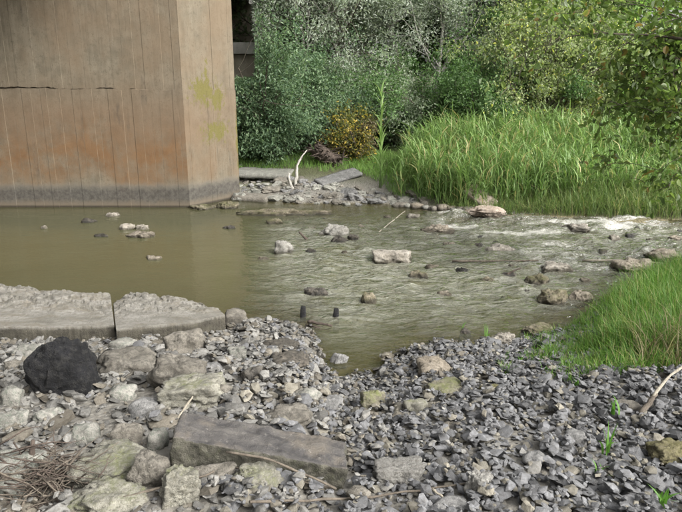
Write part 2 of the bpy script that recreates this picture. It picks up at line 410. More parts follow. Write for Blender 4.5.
M['lawn'] = leaf_mat('lawn_blade', [(0, (0.110, 0.209, 0.044)), (.6, (0.187, 0.319, 0.077)), (1, (0.308, 0.396, 0.143))], trans=.45)
M['sedge'] = leaf_mat('sedge_blade', [(0, (.08, .135, .035)), (.6, (.14, .205, .065)), (.88, (.22, .26, .10)), (1, (.33, .28, .14))], trans=.4)
M['grass'] = leaf_mat('grass_blade', [(0, (0.051, 0.115, 0.017)), (.5, (0.083, 0.175, 0.028)), (.85, (0.138, 0.230, 0.046)), (.92, (0.221, 0.239, 0.083)), (1, (0.313, 0.267, 0.138))], trans=.45, rough=.5)
M['sprout'] = leaf_mat('sprout_leaf', [(0, (.06, .15, .02)), (1, (.12, .24, .05))], trans=.4)

def bark_mat(name, c1, c2, sc=18):
    t = NT(name); pos = t.n('NewGeometry').outputs['Position']
    a = t.noise(t.vscale(pos, (1, 1, .25)), sc, 6, .7); b = t.noise(pos, sc * 5, 4, .7)
    return t.finish(t.mix(t.mapr(a, .35, .65), c1, c2), .9, t.bump(t.math('ADD', a, t.math('MULTIPLY', b, .4)), .012, .9))
M['bark'] = bark_mat('dark_bark', (.035, .028, .02), (.09, .075, .055))
M['palebark'] = bark_mat('pale_grey_bark', (.16, .155, .135), (.33, .32, .29))
M['driftwood'] = bark_mat('bleached_driftwood', (.15, .14, .12), (.36, .345, .31), 26)
M['stick'] = bark_mat('grey_brown_stick', (.055, .045, .034), (.125, .105, .082), 30)
M['rootwood'] = bark_mat('dark_root_wood', (.03, .022, .017), (.085, .065, .052), 25)
M['palestick'] = bark_mat('straw_stick', (.17, .15, .115), (.28, .255, .205), 30)

def pier_mat():
    t = NT('stained_board_marked_concrete'); g = t.n('NewGeometry'); pos = g.outputs['Position']; xyz = t.n('SeparateXYZ', None, Vector=pos)
    z = xyz.outputs[2]
    st = t.noise(t.vscale(pos, (7, 7, .35)), 1.6, 6, .7); big = t.noise(t.vscale(pos, (1, 1, .8)), 1.1, 5, .6); med = t.noise(pos, 5, 6, .7); fi = t.noise(pos, 45, 4, .7)
    base = t.mix(t.mapr(med, .38, .62), (0.084, 0.071, 0.050), (0.125, 0.106, 0.076))
    base = t.mix(t.math('MULTIPLY', t.mapr(st, .40, .62), .45), base, (0.148, 0.128, 0.095))
    base = t.mix(t.math('MULTIPLY', t.mapr(t.noise(pos, 11, 7, .75), .52, .64), .5), base, (0.062, 0.052, 0.036))
    base = t.mix(t.math('MULTIPLY', t.mapr(t.noise(pos, 20, 8, .8), .54, .60), .55), base, (0.051, 0.042, 0.028))
    base = t.mix(t.math('MULTIPLY', t.mapr(t.noise(t.vscale(pos, (14, 14, 1.1)), 2.0, 6, .8), .56, .66), .5), base, (0.048, 0.040, 0.029))
    base = t.mix(t.math('MULTIPLY', t.mapr(big, .42, .62), .55), base, (0.115, 0.081, 0.050))
    zz = t.math('ADD', z, t.math('MULTIPLY', t.math('SUBTRACT', big, .5), 1.0))
    rust = t.math('MULTIPLY', t.mapr(zz, .40, .70), t.mapr(zz, 1.0, 1.9, 1, 0))
    rust = t.math('MULTIPLY', rust, t.mapr(t.n('SeparateXYZ', None, Vector=g.outputs['Normal']).outputs[0], .3, .7, 1, .22))
    base = t.mix(t.math('MULTIPLY', rust, t.mapr(t.noise(pos, 2.6, 7, .75),   .34, .58, .10, .80)), base, t.mix(med, (0.074, 0.036, 0.014), (0.148, 0.076, 0.029)))
    pink = t.math('MULTIPLY', t.mapr(zz, 1.0, 1.5), t.mapr(zz, 1.7, 2.3, 1, 0))
    base = t.mix(t.math('MULTIPLY', pink, .4), base, (0.109, 0.072, 0.044))
    # dark dribbles and soot patches
    dk = t.math('MULTIPLY', t.mapr(t.noise(t.vscale(pos, (3.2, 3.2, .55)), 1.7, 4, .6), .60, .72), t.mapr(med, .35, .6))
    base = t.mix(t.math('MULTIPLY', dk, .62), base, (0.039, 0.032, 0.025))
    base = t.mix(t.math('MULTIPLY', t.mapr(fi, .56, .7), .35), base, (0.066, 0.051, 0.035))
    wh = t.mapr(t.noise(t.vscale(pos, (9, 9, .9)), 1.3, 5, .7), .64, .72)
    base = t.mix(t.math('MULTIPLY', wh, .18), base, (0.230, 0.201, 0.155))
    # tide mark
    zt = t.math('ADD', z, t.math('MULTIPLY', t.math('SUBTRACT', med, .5), .16))
    band = t.math('MULTIPLY', t.mapr(zt, .38, .46, 1, 0), 1.0)
    low = t.mix(t.mapr(zt, .30, .42), t.mix(t.mapr(t.noise(pos, 14, 7, .78), .4, .6), (0.030, 0.029, 0.026), (0.068, 0.064, 0.057)), (0.109, 0.097, 0.077))
    low = t.mix(t.mapr(zt, .16, .06), low, (0.093, 0.077, 0.057)); low = t.mix(t.mapr(z, .05, .015), low, (0.016, 0.013, 0.009))
    base = t.mix(t.math('MULTIPLY', band, .85), base, low)
    # lichen on the cutwater face
    lic = None
    for (px, py, rx, rz) in [(205, 92, .42, .34), (217, 100, .25, .30), (216, 132, .48, .24), (238, 140, .07, 1.0), (207, 78, .06, .5)]:
        c = PIER_FACE(px, py); v = t.n('VectorMath', {'operation': 'SUBTRACT'}); t.set(v.inputs[0], pos); v.inputs[1].default_value = tuple(c)
        v2 = t.vscale(v.outputs[0], (1 / rx, 1 / rx, 1 / rz)); ln = t.n('VectorMath', {'operation': 'LENGTH'}, _0=v2).outputs['Value']
        m = t.mapr(ln, .2, 1.6, 1, 0); lic = m if lic is None else t.math('MAXIMUM', lic, m)
    lm = t.mapr(t.math('ADD', lic, t.math('MULTIPLY', t.math('SUBTRACT', t.noise(t.vscale(pos, (1, 1, .7)), 11, 8, .8), .5), 3.4)), .62, .78)
    lm = t.math('MULTIPLY', lm, t.mapr(lic, .05, .3))
    base = t.mix(t.math("MULTIPLY", lm, .97), base, t.mix(fi, (.060, .054, .014), (.115, .10, .034)))
    return t.finish(base, .88, t.bump(t.math('ADD', t.math('MULTIPLY', med, .5), t.math('MULTIPLY', fi, .5)), .008, .7), .25)

def concrete_mat(name, c1, c2):
    t = NT(name); pos = t.n('NewGeometry').outputs['Position']
    a = t.noise(t.vscale(pos, (2, 2, .6)), 2, 6, .7); b = t.noise(pos, 30, 4, .7)
    col = t.mix(t.mapr(a, .35, .65), c1, c2); col = t.mix(t.math('MULTIPLY', t.mapr(b, .55, .7), .4), col, tuple(x * .5 for x in c1))
    return t.finish(col, .9, t.bump(b, .01, .7))
M['deck'] = concrete_mat('deck_concrete', (.20, .18, .15), (.30, .28, .24))
M['cap'] = concrete_mat('cap_concrete', (.34, .33, .31), (.46, .45, .42))
M['abut'] = concrete_mat('abutment_concrete', (.23, .20, .155), (.33, .30, .24))

# ------------------------------------------------------------------ ground and river
def axis(fine0, fine1, step, lo, hi, grow=1.16):
    a = list(np.arange(fine0, fine1 + 1e-6, step)); s = step
    while a[-1] < hi: s *= grow; a.append(a[-1] + s)
    s = step; b = []
    x = fine0
    while x > lo: s *= grow; x -= s; b.append(x)
    return np.array(b[::-1] + a)
def grid(xs, ys, zf):
    X, Y = np.meshgrid(xs, ys, indexing='ij'); Z = zf(X, Y)
    I = np.arange(X.size).reshape(X.shape)
    Q = np.stack([I[:-1, :-1], I[1:, :-1], I[1:, 1:], I[:-1, 1:]], -1).reshape(-1, 4)
    return np.stack([X, Y, Z], -1).reshape(-1, 3), Q, X, Y, Z
V, Q, *_ = grid(axis(-4.5, 6.5, .05, -400, 400), axis(1.2, 13.5, .06, -60, 900), terrain)
tag(obj('ground', mesh_np('ground', V, Q, True), M['ground']), kind='structure')

ROCKS_IN_WATER = []   # filled below, the water is built after the rocks so that it can ripple round them

# ------------------------------------------------------------------ the bridge
pA = P(190, 207.5); pB = P(240, 197)                      # shoulder and nose of the cutwater
ndir = np.array([pB[0] - pA[0], pB[1] - pA[1]]); 
def PIER_FACE(px, py):
    d = ray(px, py); n = np.array([ndir[1], -ndir[0], 0]); t = (n @ (np.array([pA[0], pA[1], 0]) - np.array([0, 0, H]))) / (n @ d)
    return np.array([0, 0, H]) + d * t
M['pier'] = pier_mat()
pier = tag(empty('bridge_pier', (pA[0] - 3, pA[1] + 1.1, 0)), 'large stained concrete bridge pier standing in the brown water', 'bridge pier')
def pier_lift(name, z0, z1, inset, seed, jag):
    r = np.random.default_rng(seed)
    poly = [(-11.0, pA[1] + .05), (pA[0], pA[1]), (pB[0], pB[1]), (pA[0], 2 * pB[1] - pA[1]), (-11.0, 2 * pB[1] - pA[1])]
    poly = np.array(poly); ring = []
    for k in range(len(poly)):
        a, b = poly[k], poly[(k + 1) % len(poly)]; d = b - a; L = np.linalg.norm(d); d = d / L; nrm = np.array([d[1], -d[0]])
        s = 0.0
        while s < L - .01:
            w = min(r.choice([.10, .14, .17, .17, .2, .24]) * r.uniform(.9, 1.1), L - s)
            if L - s - w < .08: w = L - s
            o = r.uniform(-.004, .004) - inset; gr = .003
            for u_ in np.linspace(gr if s > 0 else 0, w - gr, 5): ring.append(a + d * (s + u_) + nrm * o)
            if s + w < L - .01:
                ring.append(a + d * (s + w) + nrm * (o - .003))
            s += w
    ring = np.array(ring); n = len(ring)
    nz = max(2, int((z1 - z0) / .25)); zs = np.linspace(z0, z1, nz); V = []; Fq = []
    for i, z in enumerate(zs):
        zz = np.full(n, z)
        if (jag == 1 and i == nz - 1) or (jag == 2 and i == 0):
            rp = np.column_stack([ring, np.zeros(n)])
            zz = np.full(n, 2.06) + .03 * fbm(rp * 1.4, 77, 3) + .035 * fbm(rp * 7, 79, 4, .7) - .008 * (ring[:, 0] + 5)
            if jag == 2:
                gap = .012 + .022 * fbm(rp * 5, 80, 4, .7) + .02 * fbm(rp * 1.1, 81, 2)
                gap = np.where((ring[:, 0] < pA[0] - .25) & (ring[:, 1] < pA[1] + .3), gap, -.02)
                zz = zz + np.where(ring[:, 0] < -4.2, np.maximum(gap, .004), gap)
        off = .005 * fbm(np.column_stack([ring * 1.3, np.full(n, z * 1.3)]), seed, 3)
        V.append(np.column_stack([ring[:, 0], ring[:, 1] + off, zz]))
        if i:
            for s in range(n):
                a = (i - 1) * n + s; b = (i - 1) * n + (s + 1) % n; Fq.append((a, b, b + n, a + n))
    V = np.concatenate(V); me = mesh_np(name, V - np.array(pier.location), Fq)
    bm = bmesh.new(); bm.from_mesh(me); bm.verts.ensure_lookup_table()
    bm.faces.new([bm.verts[(nz - 1) * n + s] for s in range(n)]); bm.normal_update(); bm.to_mesh(me); bm.free()
    return obj(name, me, M['pier'], pier)
pier_lift('lower_lift', -.6, 2.055, 0.0, 3, 1)
pier_lift('upper_lift', 2.07, 4.56, .012, 4, 2)
pier_lift('construction_joint', 1.95, 2.2, .07, 5, 0)

deck = tag(empty('bridge_deck', (-6.5, 10, 4.56)), 'concrete bridge deck overhead beside the pier, ending at the far abutment', 'bridge deck')
def boxpart(name, x0, x1, y0, y1, z0, z1, mat, parent, res=.25, rad=.015, amp=.004, seed=1):
    V, Q = rbox((x1 - x0) / 2, (y1 - y0) / 2, (z1 - z0) / 2, res, rad, .6, amp, 2.0, seed)
    V = V + np.array([(x0 + x1) / 2, (y0 + y1) / 2, (z0 + z1) / 2]) - np.array(parent.location)
    return obj(name, mesh_np(name, V, Q, False), mat, parent)
boxpart('slab', -11, -3.15, -7, 25.9, 5.15, 5.4, M['deck'], deck, .6)
for i, x in enumerate((-10.4, -8.8, -7.2, -5.6, -4.3)):
    boxpart('girder', x - .25, x + .25, -7, 25.6, 4.57, 5.145, M['deck'], deck, .6, seed=i)
boxpart('parapet', -3.39, -3.15, -7, 25.9, 5.405, 6.1, M['deck'], deck, .6)
ab = tag(empty('bridge_abutment', (-6.5, 25, 1.3)), 'weathered concrete abutment with a pale cap on the far bank right of the pier', 'abutment')
a0, a1 = PY(231, 42, 24.2), PY(257, 54, 24.2)
boxpart('wall', -11, a1[0] - .08, 24.3, 27, .2, a1[2], M['abut'], ab, .3, .03, .02)
boxpart('cap_stone', -11, a1[0], 24.15, 25.9, a1[2] + .003, a0[2], M['cap'], ab, .2, .03, .012)
boxpart('back_wall', -11, a1[0] - .15, 25.92, 27, a0[2] - .3, 5.13, M['abut'], ab, .3)
e0, e1 = PY(249, 4, 23.6), PY(270, 4, 23.6)
boxpart('coping', e0[0], e1[0], 23.6, 25.0, e0[2], e0[2] + .36, M['cap'], ab, .1, .02)
boxpart('wing_pier', e0[0] + .3, e1[0] - .3, 24.0, 24.9, 1.0, e0[2] - .003, M['abut'], ab, .2)
Vt, Ft = tube([PY(253, 14, 23.5), PY(256, 32, 23.5), PY(258, 46, 23.5), PY(258, 70, 23.5)], .05, 8)
obj('drain_pipe', mesh_np('drain_pipe', Vt - np.array(ab.location), Ft, True), M['cap'], ab)

# ------------------------------------------------------------------ rocks
BLOCK = []      # footprints (x, y, rx, ry) kept free of pebbles
_seed = [100]
def place_rock(name, label, box, style, mat, cat='rock', dfac=.75, facet=False, group=None, sub=4, rot=None, hmul=1.0, water=None, tilt=(0, 0), sink=.35, rough=1.0):
    _seed[0] += 1; sd_ = _seed[0]; r = np.random.default_rng(sd_)
    x0, y0, x1, y1 = box; cx = (x0 + x1) / 2
    f = P(cx, y1, 0) if water else G(cx, y1)
    dep = depth_of(f); th = math.atan2(H - f[2], f[1])
    Wd = (x1 - x0) / F * dep; Dp = Wd * dfac
    hv = max(((y1 - y0) / F * dep - .55 * Dp * math.sin(th)) / math.cos(th), .16 * Wd) * hmul
    y = f[1] + Dp * .42
    zb = T(f[0], y) if water else min(T(f[0], y), f[2])
    zt = (0 if water else f[2]) + hv
    if water: zb = max(zb, -.10 - .3 * hv)
    bot = zb - sink * hv * (.3 if water else 1)
    dims = (Wd, Dp, zt - bot)
    V, Fc = rock_np(dims, style, sd_, sub, rough)
    V = euler(V, (tilt[0], tilt[1], r.uniform(-.25, .25) if rot is None else rot))
    o = obj(name, mesh_np(name, V, Fc, not facet), M[mat], None, (f[0] * (y / f[1]) if False else f[0] * (1 + .42 * Dp / f[1]), y, bot))
    tag(o, label, cat, group)
    if water: ROCKS_IN_WATER.append((o.location.x, y, Wd / 2, Dp / 2))
    BLOCK.append((o.location.x, y, Wd / 2, Dp / 2))
    return o

R = place_rock
# near bank
R('boulder', 'charred black boulder with pale flecks beside the concrete ledge', (31, 334, 106, 399), 'round', 'black', 'boulder', .8, sub=5, hmul=1.05, rough=.85)
R('boulder', 'broad brown boulder with a peaked top behind the mossy pale block', (150, 352, 217, 394), 'angular', 'brown', 'boulder', .7, sub=5, rough=.8)
R('stone_block', 'pale block with green lichen and a straw stick leaning beside it', (162, 375, 229, 411), 'block', 'palemoss', 'stone block', .75, sub=5, rot=.12)
R('boulder', 'rounded brown boulder lying against the front of the cracked ledge', (164, 330, 208, 353), 'round', 'brown', 'boulder', .8)
R('stone_block', 'squared grey block at the right end of the ledge by the water', (224, 308, 252, 331), 'block', 'brown', 'stone block', .9, rot=.05, rough=.6)
R('flat_rock', 'flat brown rock between the black boulder and the peaked boulder', (98, 350, 160, 376), 'flat', 'brown', 'rock', .8)
R('rock', 'pale rock at the left edge below the black boulder', (-6, 410, 30, 434), 'angular', 'pale')
R('rock', 'pale rounded rock just below the black boulder', (32, 408, 69, 427), 'angular', 'pale')
R('rock', 'large pale rough block behind the twig heap at the left edge', (-25, 450, 52, 502), 'angular', 'pale', dfac=.9)
R('rock', 'broad greenish mossy rock right of the twig heap', (66, 446, 160, 490), 'flat', 'palemoss', dfac=.8, sub=5)
R('rock', 'pale lichen crusted rock at the bottom edge beside the twig heap', (62, 486, 156, 526), 'angular', 'palemoss', dfac=.8, sub=5)
R('rock', 'brown wedge of rock between two mossy blocks near the bottom edge', (130, 456, 172, 492), 'angular', 'brown')
R('stone_block', 'small upright block with green moss on top left of the dark slab', (160, 466, 203, 509), 'block', 'palemoss', 'stone block', .7, hmul=1.0, rot=.35, sub=5)
R('rock', 'rough pale rock propping up the middle of the dark slab', (228, 465, 286, 493), 'angular', 'palemoss', sub=5)
R('rock', 'flat dusty rock under the left part of the dark slab', (192, 468, 238, 490), 'flat', 'brown')
R('flat_rock', 'flat brown rock behind the right half of the dark slab', (262, 408, 314, 433), 'flat', 'brown', dfac=.9)
R('concrete_lump', 'pale pebbly concrete lump right of the dark slab', (371, 462, 425, 491), 'block', 'concrete', 'concrete lump', .6, sub=5, rot=.0)
R('concrete_lump', 'rough grey conglomerate lump among blue stones near the bottom edge', (461, 472, 493, 501), 'angular', 'concrete', 'concrete lump', .8, sub=5)
R('rock', 'brownish rock with dark underside in the middle of the gravel', (359, 390, 387, 413), 'angular', 'brownmoss')
R('rock', 'tan boulder at the gravel edge close to the water', (415, 357, 453, 377), 'angular', 'wbrown')
R('flat_rock', 'flat tan and mossy rock sunk in the gravel near the water', (423, 381, 466, 397), 'flat', 'brownmoss')
R('rock', 'rock covered in yellow moss at the right edge', (644, 440, 700, 470), 'round', 'yellowmoss', dfac=.8, sub=5)
R('rock', 'dark ragged rock on the spit by the small inlet', (260, 338, 301, 354), 'angular', 'wdark', rough=1.6)
R('rock', 'brown crumbling rock between the inlet and the river', (268, 352, 312, 369), 'angular', 'wdark', rough=1.6)
R('rock', 'dark rounded rock at the near end of the inlet', (241, 366, 264, 386), 'round', 'dark')
R('flat_rock', 'pale flat stone left of the inlet', (227, 346, 249, 362), 'flat', 'pale')
R('flat_rock', 'thin tilted plate of grey stone poking out of the shallows', (327, 352, 346, 364), 'flat', 'grey', water=True, dfac=.6, tilt=(0, .35))
R('rock', 'grey rock near the left edge beside the concrete ledge', (72, 380, 30, 60) if False else (14, 344, 42, 362), 'angular', 'pale')
for k, (b, mt, lb) in enumerate([
    ((0, 384, 26, 406), 'pale', 'pale cobble at the left edge level with the black boulder'),
    ((110, 384, 138, 402), 'pale', 'pale cobble right of the foot of the black boulder'),
    ((128, 400, 160, 420), 'grey', 'grey cobble left of the mossy pale block'),
    ((70, 424, 104, 446), 'pale', 'pale cobble in front of the rounded rock below the black boulder'),
    ((112, 424, 146, 446), 'brown', 'brownish cobble behind the broad mossy rock'),
    ((146, 430, 170, 452), 'pale', 'pale cobble just left of the dark slab corner'),
    ((214, 384, 238, 404), 'brown', 'brown cobble right of the mossy pale block'),
    ((204, 362, 226, 378), 'grey', 'grey cobble behind the mossy pale block on its right'),
    ((320, 396, 344, 412), 'grey', 'grey cobble midway between the dark slab and the river'),
    ((402, 400, 428, 416), 'palemoss', 'pale cobble right of the brownish rock in the gravel'),
    ((478, 384, 504, 398), 'yellowmoss', 'small moss covered stone in the upper gravel'),
    ((296, 388, 322, 402), 'pale', 'pale flat cobble between inlet and dark slab'),
    ((430, 500, 470, 520), 'grey', 'grey cobble on the bottom edge left of the conglomerate lump'),
    ((346, 486, 372, 504), 'brown', 'brown cobble below the right end of the dark slab'),
    ((560, 430, 586, 446), 'grey', 'larger blue grey cobble in the right gravel'),
    ((520, 452, 548, 470), 'grey', 'blocky grey cobble in the right gravel left of the sprout'),
    ((614, 400, 640, 414), 'brown', 'brown cobble at the foot of the grass beside the dead branch'),
    ((44, 356, 64, 368) if False else (4, 360, 30, 376), 'brown', 'brown cobble under the left end of the ledge'),
    ((110, 338, 138, 352), 'pale', 'pale cobble below the crack of the ledge'),
    ((205, 336, 226, 350), 'brown', 'brown cobble right of the rounded boulder at the ledge')]):
    R('cobble', lb, b, 'angular', mt, 'cobble', .8, group='larger cobbles on the near bank', sub=3)

# rocks in the river
wr = [
 ((371, 245, 412, 263), 'block', 'wpale', 'big pale flat topped boulder alone in midstream'),
 ((409, 267, 429, 278), 'angular', 'wmoss', 'dark pointed rock right of the pale midstream boulder'),
 ((358, 289, 377, 303), 'angular', 'wmoss', 'dark mossy rock left of centre in the stream below the pale boulder'),
 ((304, 285, 330, 296), 'flat', 'wdark', 'low dark clump of rock above the two wooden pegs'),
 ((318, 220, 353, 237), 'flat', 'wwhite', 'white tilted slab resting on dark rocks in midstream'),
 ((330, 233, 349, 243), 'round', 'wdark', 'dark rock below the white slab'),
 ((347, 232, 359, 240), 'angular', 'wdark', 'small dark rock right of the white slab'),
 ((274, 237, 294, 253), 'angular', 'wwhite', 'pale rock with white water round it left of the white slab'),
 ((78, 217, 97, 223), 'flat', 'wdark', 'thin dark rock breaking the calm water near the pier'),
 ((103, 211, 121, 217), 'round', 'wpale', 'pale rounded rock in the calm water closest to the pier'),
 ((120, 222, 136, 230), 'angular', 'wpale', 'pale lumpy rock in the calm water below the pier'),
 ((135, 223, 150, 230), 'round', 'wpale', 'pale low rock touching the lumpy one below the pier'),
 ((94, 232, 110, 237), 'flat', 'wdark', 'small flat rock in calm water left of the low pale ridge'),
 ((124, 232, 160, 238), 'flat', 'wbrown', 'low pale ridge of rock in the calm water'),
 ((41, 224, 48, 229), 'round', 'wpale', 'tiny pale stone alone in the calm water at far left'),
 ((223, 224, 237, 229), 'flat', 'wdark', 'small dark rock right of the pier corner'),
 ((266, 216, 283, 224), 'round', 'wmoss', 'mossy round rock just below the long mossy ledge'),
 ((420, 221, 454, 233), 'angular', 'wbrown', 'tan boulder at the left edge of the rapids'),
 ((464, 203, 507, 217), 'angular', 'wpink', 'pinkish boulder at the foot of the leaning slab'),
 ((473, 241, 483, 248), 'angular', 'wdark', 'small dark rock left of the pale one in the rapids'),
 ((482, 242, 517, 254), 'angular', 'wpale', 'pale and dark boulder in the rapids'),
 ((537, 259, 572, 271), 'angular', 'wpale', 'pale topped boulder above the long floating stick'),
 ((524, 271, 551, 285), 'angular', 'wmoss', 'dark wedge rock just below the long floating stick'),
 ((479, 274, 495, 283), 'round', 'wmoss', 'small mossy rock left of the rock with a stick'),
 ((498, 270, 518, 278), 'flat', 'wdark', 'low dark rock with a short stick lodged on it'),
 ((535, 285, 571, 305), 'round', 'wmoss', 'big round mossy boulder off the grass'),
 ((567, 287, 592, 304), 'round', 'wbrown', 'brown round boulder touching the big mossy one'),
 ((521, 321, 556, 338), 'round', 'wmoss', 'mossy boulder at the water edge by the grass'),
 ((489, 329, 515, 348), 'angular', 'wpale', 'grey flat rock in the shallows left of the mossy boulder'),
 ((459, 326, 471, 336), 'angular', 'wdark', 'small dark rock in the shallows by a green stalk'),
 ((611, 254, 653, 272), 'flat', 'wbrown', 'broad tan boulder near the right edge of the stream'),
 ((643, 244, 680, 261), 'angular', 'wbrown', 'tan boulder with dark side at the right edge behind the broad one'),
 ((638, 265, 656, 276), 'round', 'wdark', 'dark rock in front of the broad tan boulder'),
 ((665, 260, 700, 277), 'round', 'wmoss', 'dark mossy boulder at the right edge above the grass'),
 ((607, 233, 622, 240), 'angular', 'wpale', 'pale rock in white water at right'),
 ((560, 222, 590, 230), 'flat', 'wpale', 'low pale rock in the far rapids'),
 ((664, 233, 686, 241), 'angular', 'wbrown', 'tan rock at the far right edge of the rapids'),
 ((405, 212, 420, 218), 'angular', 'wpale', 'pale stone by the far shore left of the rapids'),
 ((186, 203, 216, 210), 'flat', 'wmoss', 'mossy footing rock at the near corner of the pier'),
 ((214, 199, 240, 209), 'angular', 'wmoss', 'mossy rock against the cutwater of the pier'),
 ((145, 254, 165, 260), 'flat', 'wbrown', 'barely awash rock in the calm water left of midstream'),
 ((520, 288, 532, 293), 'flat', 'wdark', 'small awash rock left of the big mossy boulder'),
 ((442, 240, 458, 246), 'flat', 'wbrown', 'awash tan rock below the tan boulder of the rapids'),
]
for b, stl, mt, lb in wr:
    R('boulder' if b[2] - b[0] > 24 else 'river_rock', lb, b, stl, mt, 'boulder' if b[2] - b[0] > 24 else 'rock', .7, group='rocks standing in the river', sub=5 if b[2] - b[0] > 24 else 4, water=True, hmul=.78)
r3 = np.random.default_rng(77); extra = []
for k in range(400):
    px = r3.uniform(255, 690); py = r3.uniform(214, 300) if px > 420 else r3.uniform(212, 262); w = r3.uniform(6, 15) * (.6 + (py - 200) / 130)
    if px > 590 and py > 262 or len(extra) > 34: continue
    if all(abs(px - (b[0] + b[2]) / 2) > (w + b[2] - b[0]) * .55 or abs(py - b[3]) > 7 for b in [q[0] for q in wr] + extra):
        extra.append((px - w / 2, py - w * .34, px + w / 2, py))
for b in extra:
    R('river_stone', 'small low wet stone, one of many awash in the riffle', b, r3.choice(['flat', 'angular', 'round']), r3.choice(['wdark', 'wbrown', 'wmoss', 'wbrown']), 'stone', .8, group='small stones awash in the riffle', sub=3, water=True, hmul=.8)
# long mossy ledge in front of the pier
l0, l1 = P(226, 216), P(336, 218)
V, Fc = rock_np((l1[0] - l0[0], .42, .26), 'flat', 71, 5, 1.2)
tag(obj('mossy_ledge', mesh_np('mossy_ledge', V, Fc, True), M['wmoss'], None, ((l0[0] + l1[0]) / 2, (l0[1] + l1[1]) / 2 + .22, -.16)), 'long low mossy ledge of stone in the water right of the pier', 'stone ledge')
BLOCK.append((0, 0, .1, .1))

# foreground slab
def unit3(a): return a / np.linalg.norm(a)
def slab_thing(name, label, cat, p, q, depth, thick, zc, mat, res, roll=0.0, seed=1, rad=.03, amp=.012, freq=7, octv=4):
    p = np.array(p); q = np.array(q); d = q - p; L = np.linalg.norm(d); 
    V, Q = rbox(L / 2, depth / 2, thick / 2, res, rad, 1.0, amp, freq, seed, octv)
    ang = math.atan2(d[1], d[0]); V = euler(V, (roll, -math.asin(d[2] / L), 0)); V = rotz(V, ang)
    c = (p + q) / 2
    o = obj(name, mesh_np(name, V, Q, True), M[mat], None, (c[0], c[1], c[2] + zc)); tag(o, label, cat)
    return o
zl = G(174, 458)[2] + .165; zr = G(345, 486)[2] + .15
qa, qb, qc = P(170, 438, zl), P(331, 467, zr), P(188, 420, zl)
q_d = qb - qa; q_n = unit3(np.array([-q_d[1], q_d[0], 0])); dpt = .215
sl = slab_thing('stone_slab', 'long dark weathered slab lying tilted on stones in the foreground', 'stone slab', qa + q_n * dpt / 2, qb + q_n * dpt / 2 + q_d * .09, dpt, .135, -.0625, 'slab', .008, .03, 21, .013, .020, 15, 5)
for tt in np.linspace(.05, .98, 9):
    c_ = qa + q_d * tt + q_n * dpt / 2; BLOCK.append((c_[0], c_[1], .17, .15))

# the ledge: two cracked slabs
def ledge(name, label, pix, zt, zb, seed, crest):
    """a broken plate: front edge along pixels (photo) at height zt, back edge given by pixels of its far rim"""
    front, back = pix
    fw = np.array([P(a, b, zt) for a, b in front]); bw = np.array([P(a, b, zt + crest) for a, b in back])
    n = 260; m = 130; t = np.linspace(0, 1, n)
    def samp(w):
        s = np.linspace(0, 1, len(w)); return np.column_stack([np.interp(t, s, w[:, k]) for k in range(3)])
    A, B = samp(fw), samp(bw); u = np.linspace(0, 1, m)[:, None, None]
    X = A[None] * (1 - u) + B[None] * u
    x, y = X[..., 0], X[..., 1]
    mid = smooth(0.22, .5, u[..., 0] + .18 * fbm2(x, y, 2.2, seed, 3))
    lay = fbm2(x * .6, y, 3.0, seed + 1, 5, .6)
    step = np.floor((lay * 3.2 + y * 1.3) * 1.6) / 1.6
    X[..., 2] += (.036 * (step - step.mean()) * .5 + .052 * lay) * (.12 + mid) + .010 * fbm2(x, y, 12, seed + 2, 3, .7) * (.2 + mid) + .014 * fbm2(x * .5, y, 26, seed + 12, 4, .65) * (.25 + mid)
    rim = smooth(.66, 1.05, u[..., 0] + .16 * fbm2(x, y, 4, seed + 4, 4)); X[..., 2] -= rim * .16
    X[..., 1] += .16 * fbm2(x, y * .3, 3.2, seed + 5, 5, .6) * smooth(.6, 1, u[..., 0]) + .010 * fbm2(x, y, 11, seed + 6, 5, .65) * (1 - smooth(0, .10, u[..., 0]))
    top = X.reshape(-1, 3); I = np.arange(n * m).reshape(m, n)
    Q = list(np.stack([I[:-1, :-1], I[:-1, 1:], I[1:, 1:], I[1:, :-1]], -1).reshape(-1, 4))
    ring = list(I[0, :]) + list(I[1:, -1]) + list(I[-1, -2::-1]) + list(I[-2:0:-1, 0])
    V = [top]; prev = ring; base = n * m; rv = top[ring]
    c = rv.mean(0)
    K = 7
    for k in range(1, K + 1):
        w = rv.copy(); f = k / K; w[:, 2] = rv[:, 2] * (1 - f) + zb * f
        w[:, 1] += .010 * fbm(np.column_stack([rv[:, 0] * 5, rv[:, 1] * 5, np.full(len(rv), f * 2)]), seed + 8, 5, .65) + .015 * (1 if k < 2 else 0) * 0
        V.append(w); ids = list(range(base, base + len(ring)))
        for s in range(len(ring)):
            s2 = (s + 1) % len(ring); Q.append((prev[s], ids[s], ids[s2], prev[s2]))
        prev = ids; base += len(ring)
    V = np.concatenate(V); loc = np.array([c[0], c[1], zb])
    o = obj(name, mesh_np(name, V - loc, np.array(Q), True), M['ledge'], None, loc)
    return o
lz = .31
tag(ledge('rock_ledge', 'broad pale rock ledge with a straight front edge at the left', ([(-60, 327), (0, 327), (60, 327), (114, 324)], [(-60, 272), (0, 273), (55, 282), (110, 292)]), lz, -.05, 31, .02), 'broad pale rock ledge with a straight front edge at the left', 'rock ledge')
tag(ledge('rock_ledge', 'paler cracked ledge piece running to the squared grey block', ([(116, 329), (150, 326), (190, 322), (225, 315)], [(112, 292), (126, 280), (160, 294), (214, 306)]), lz, -.05, 47, .01), 'shorter cracked ledge piece running to the squared grey block', 'rock ledge')

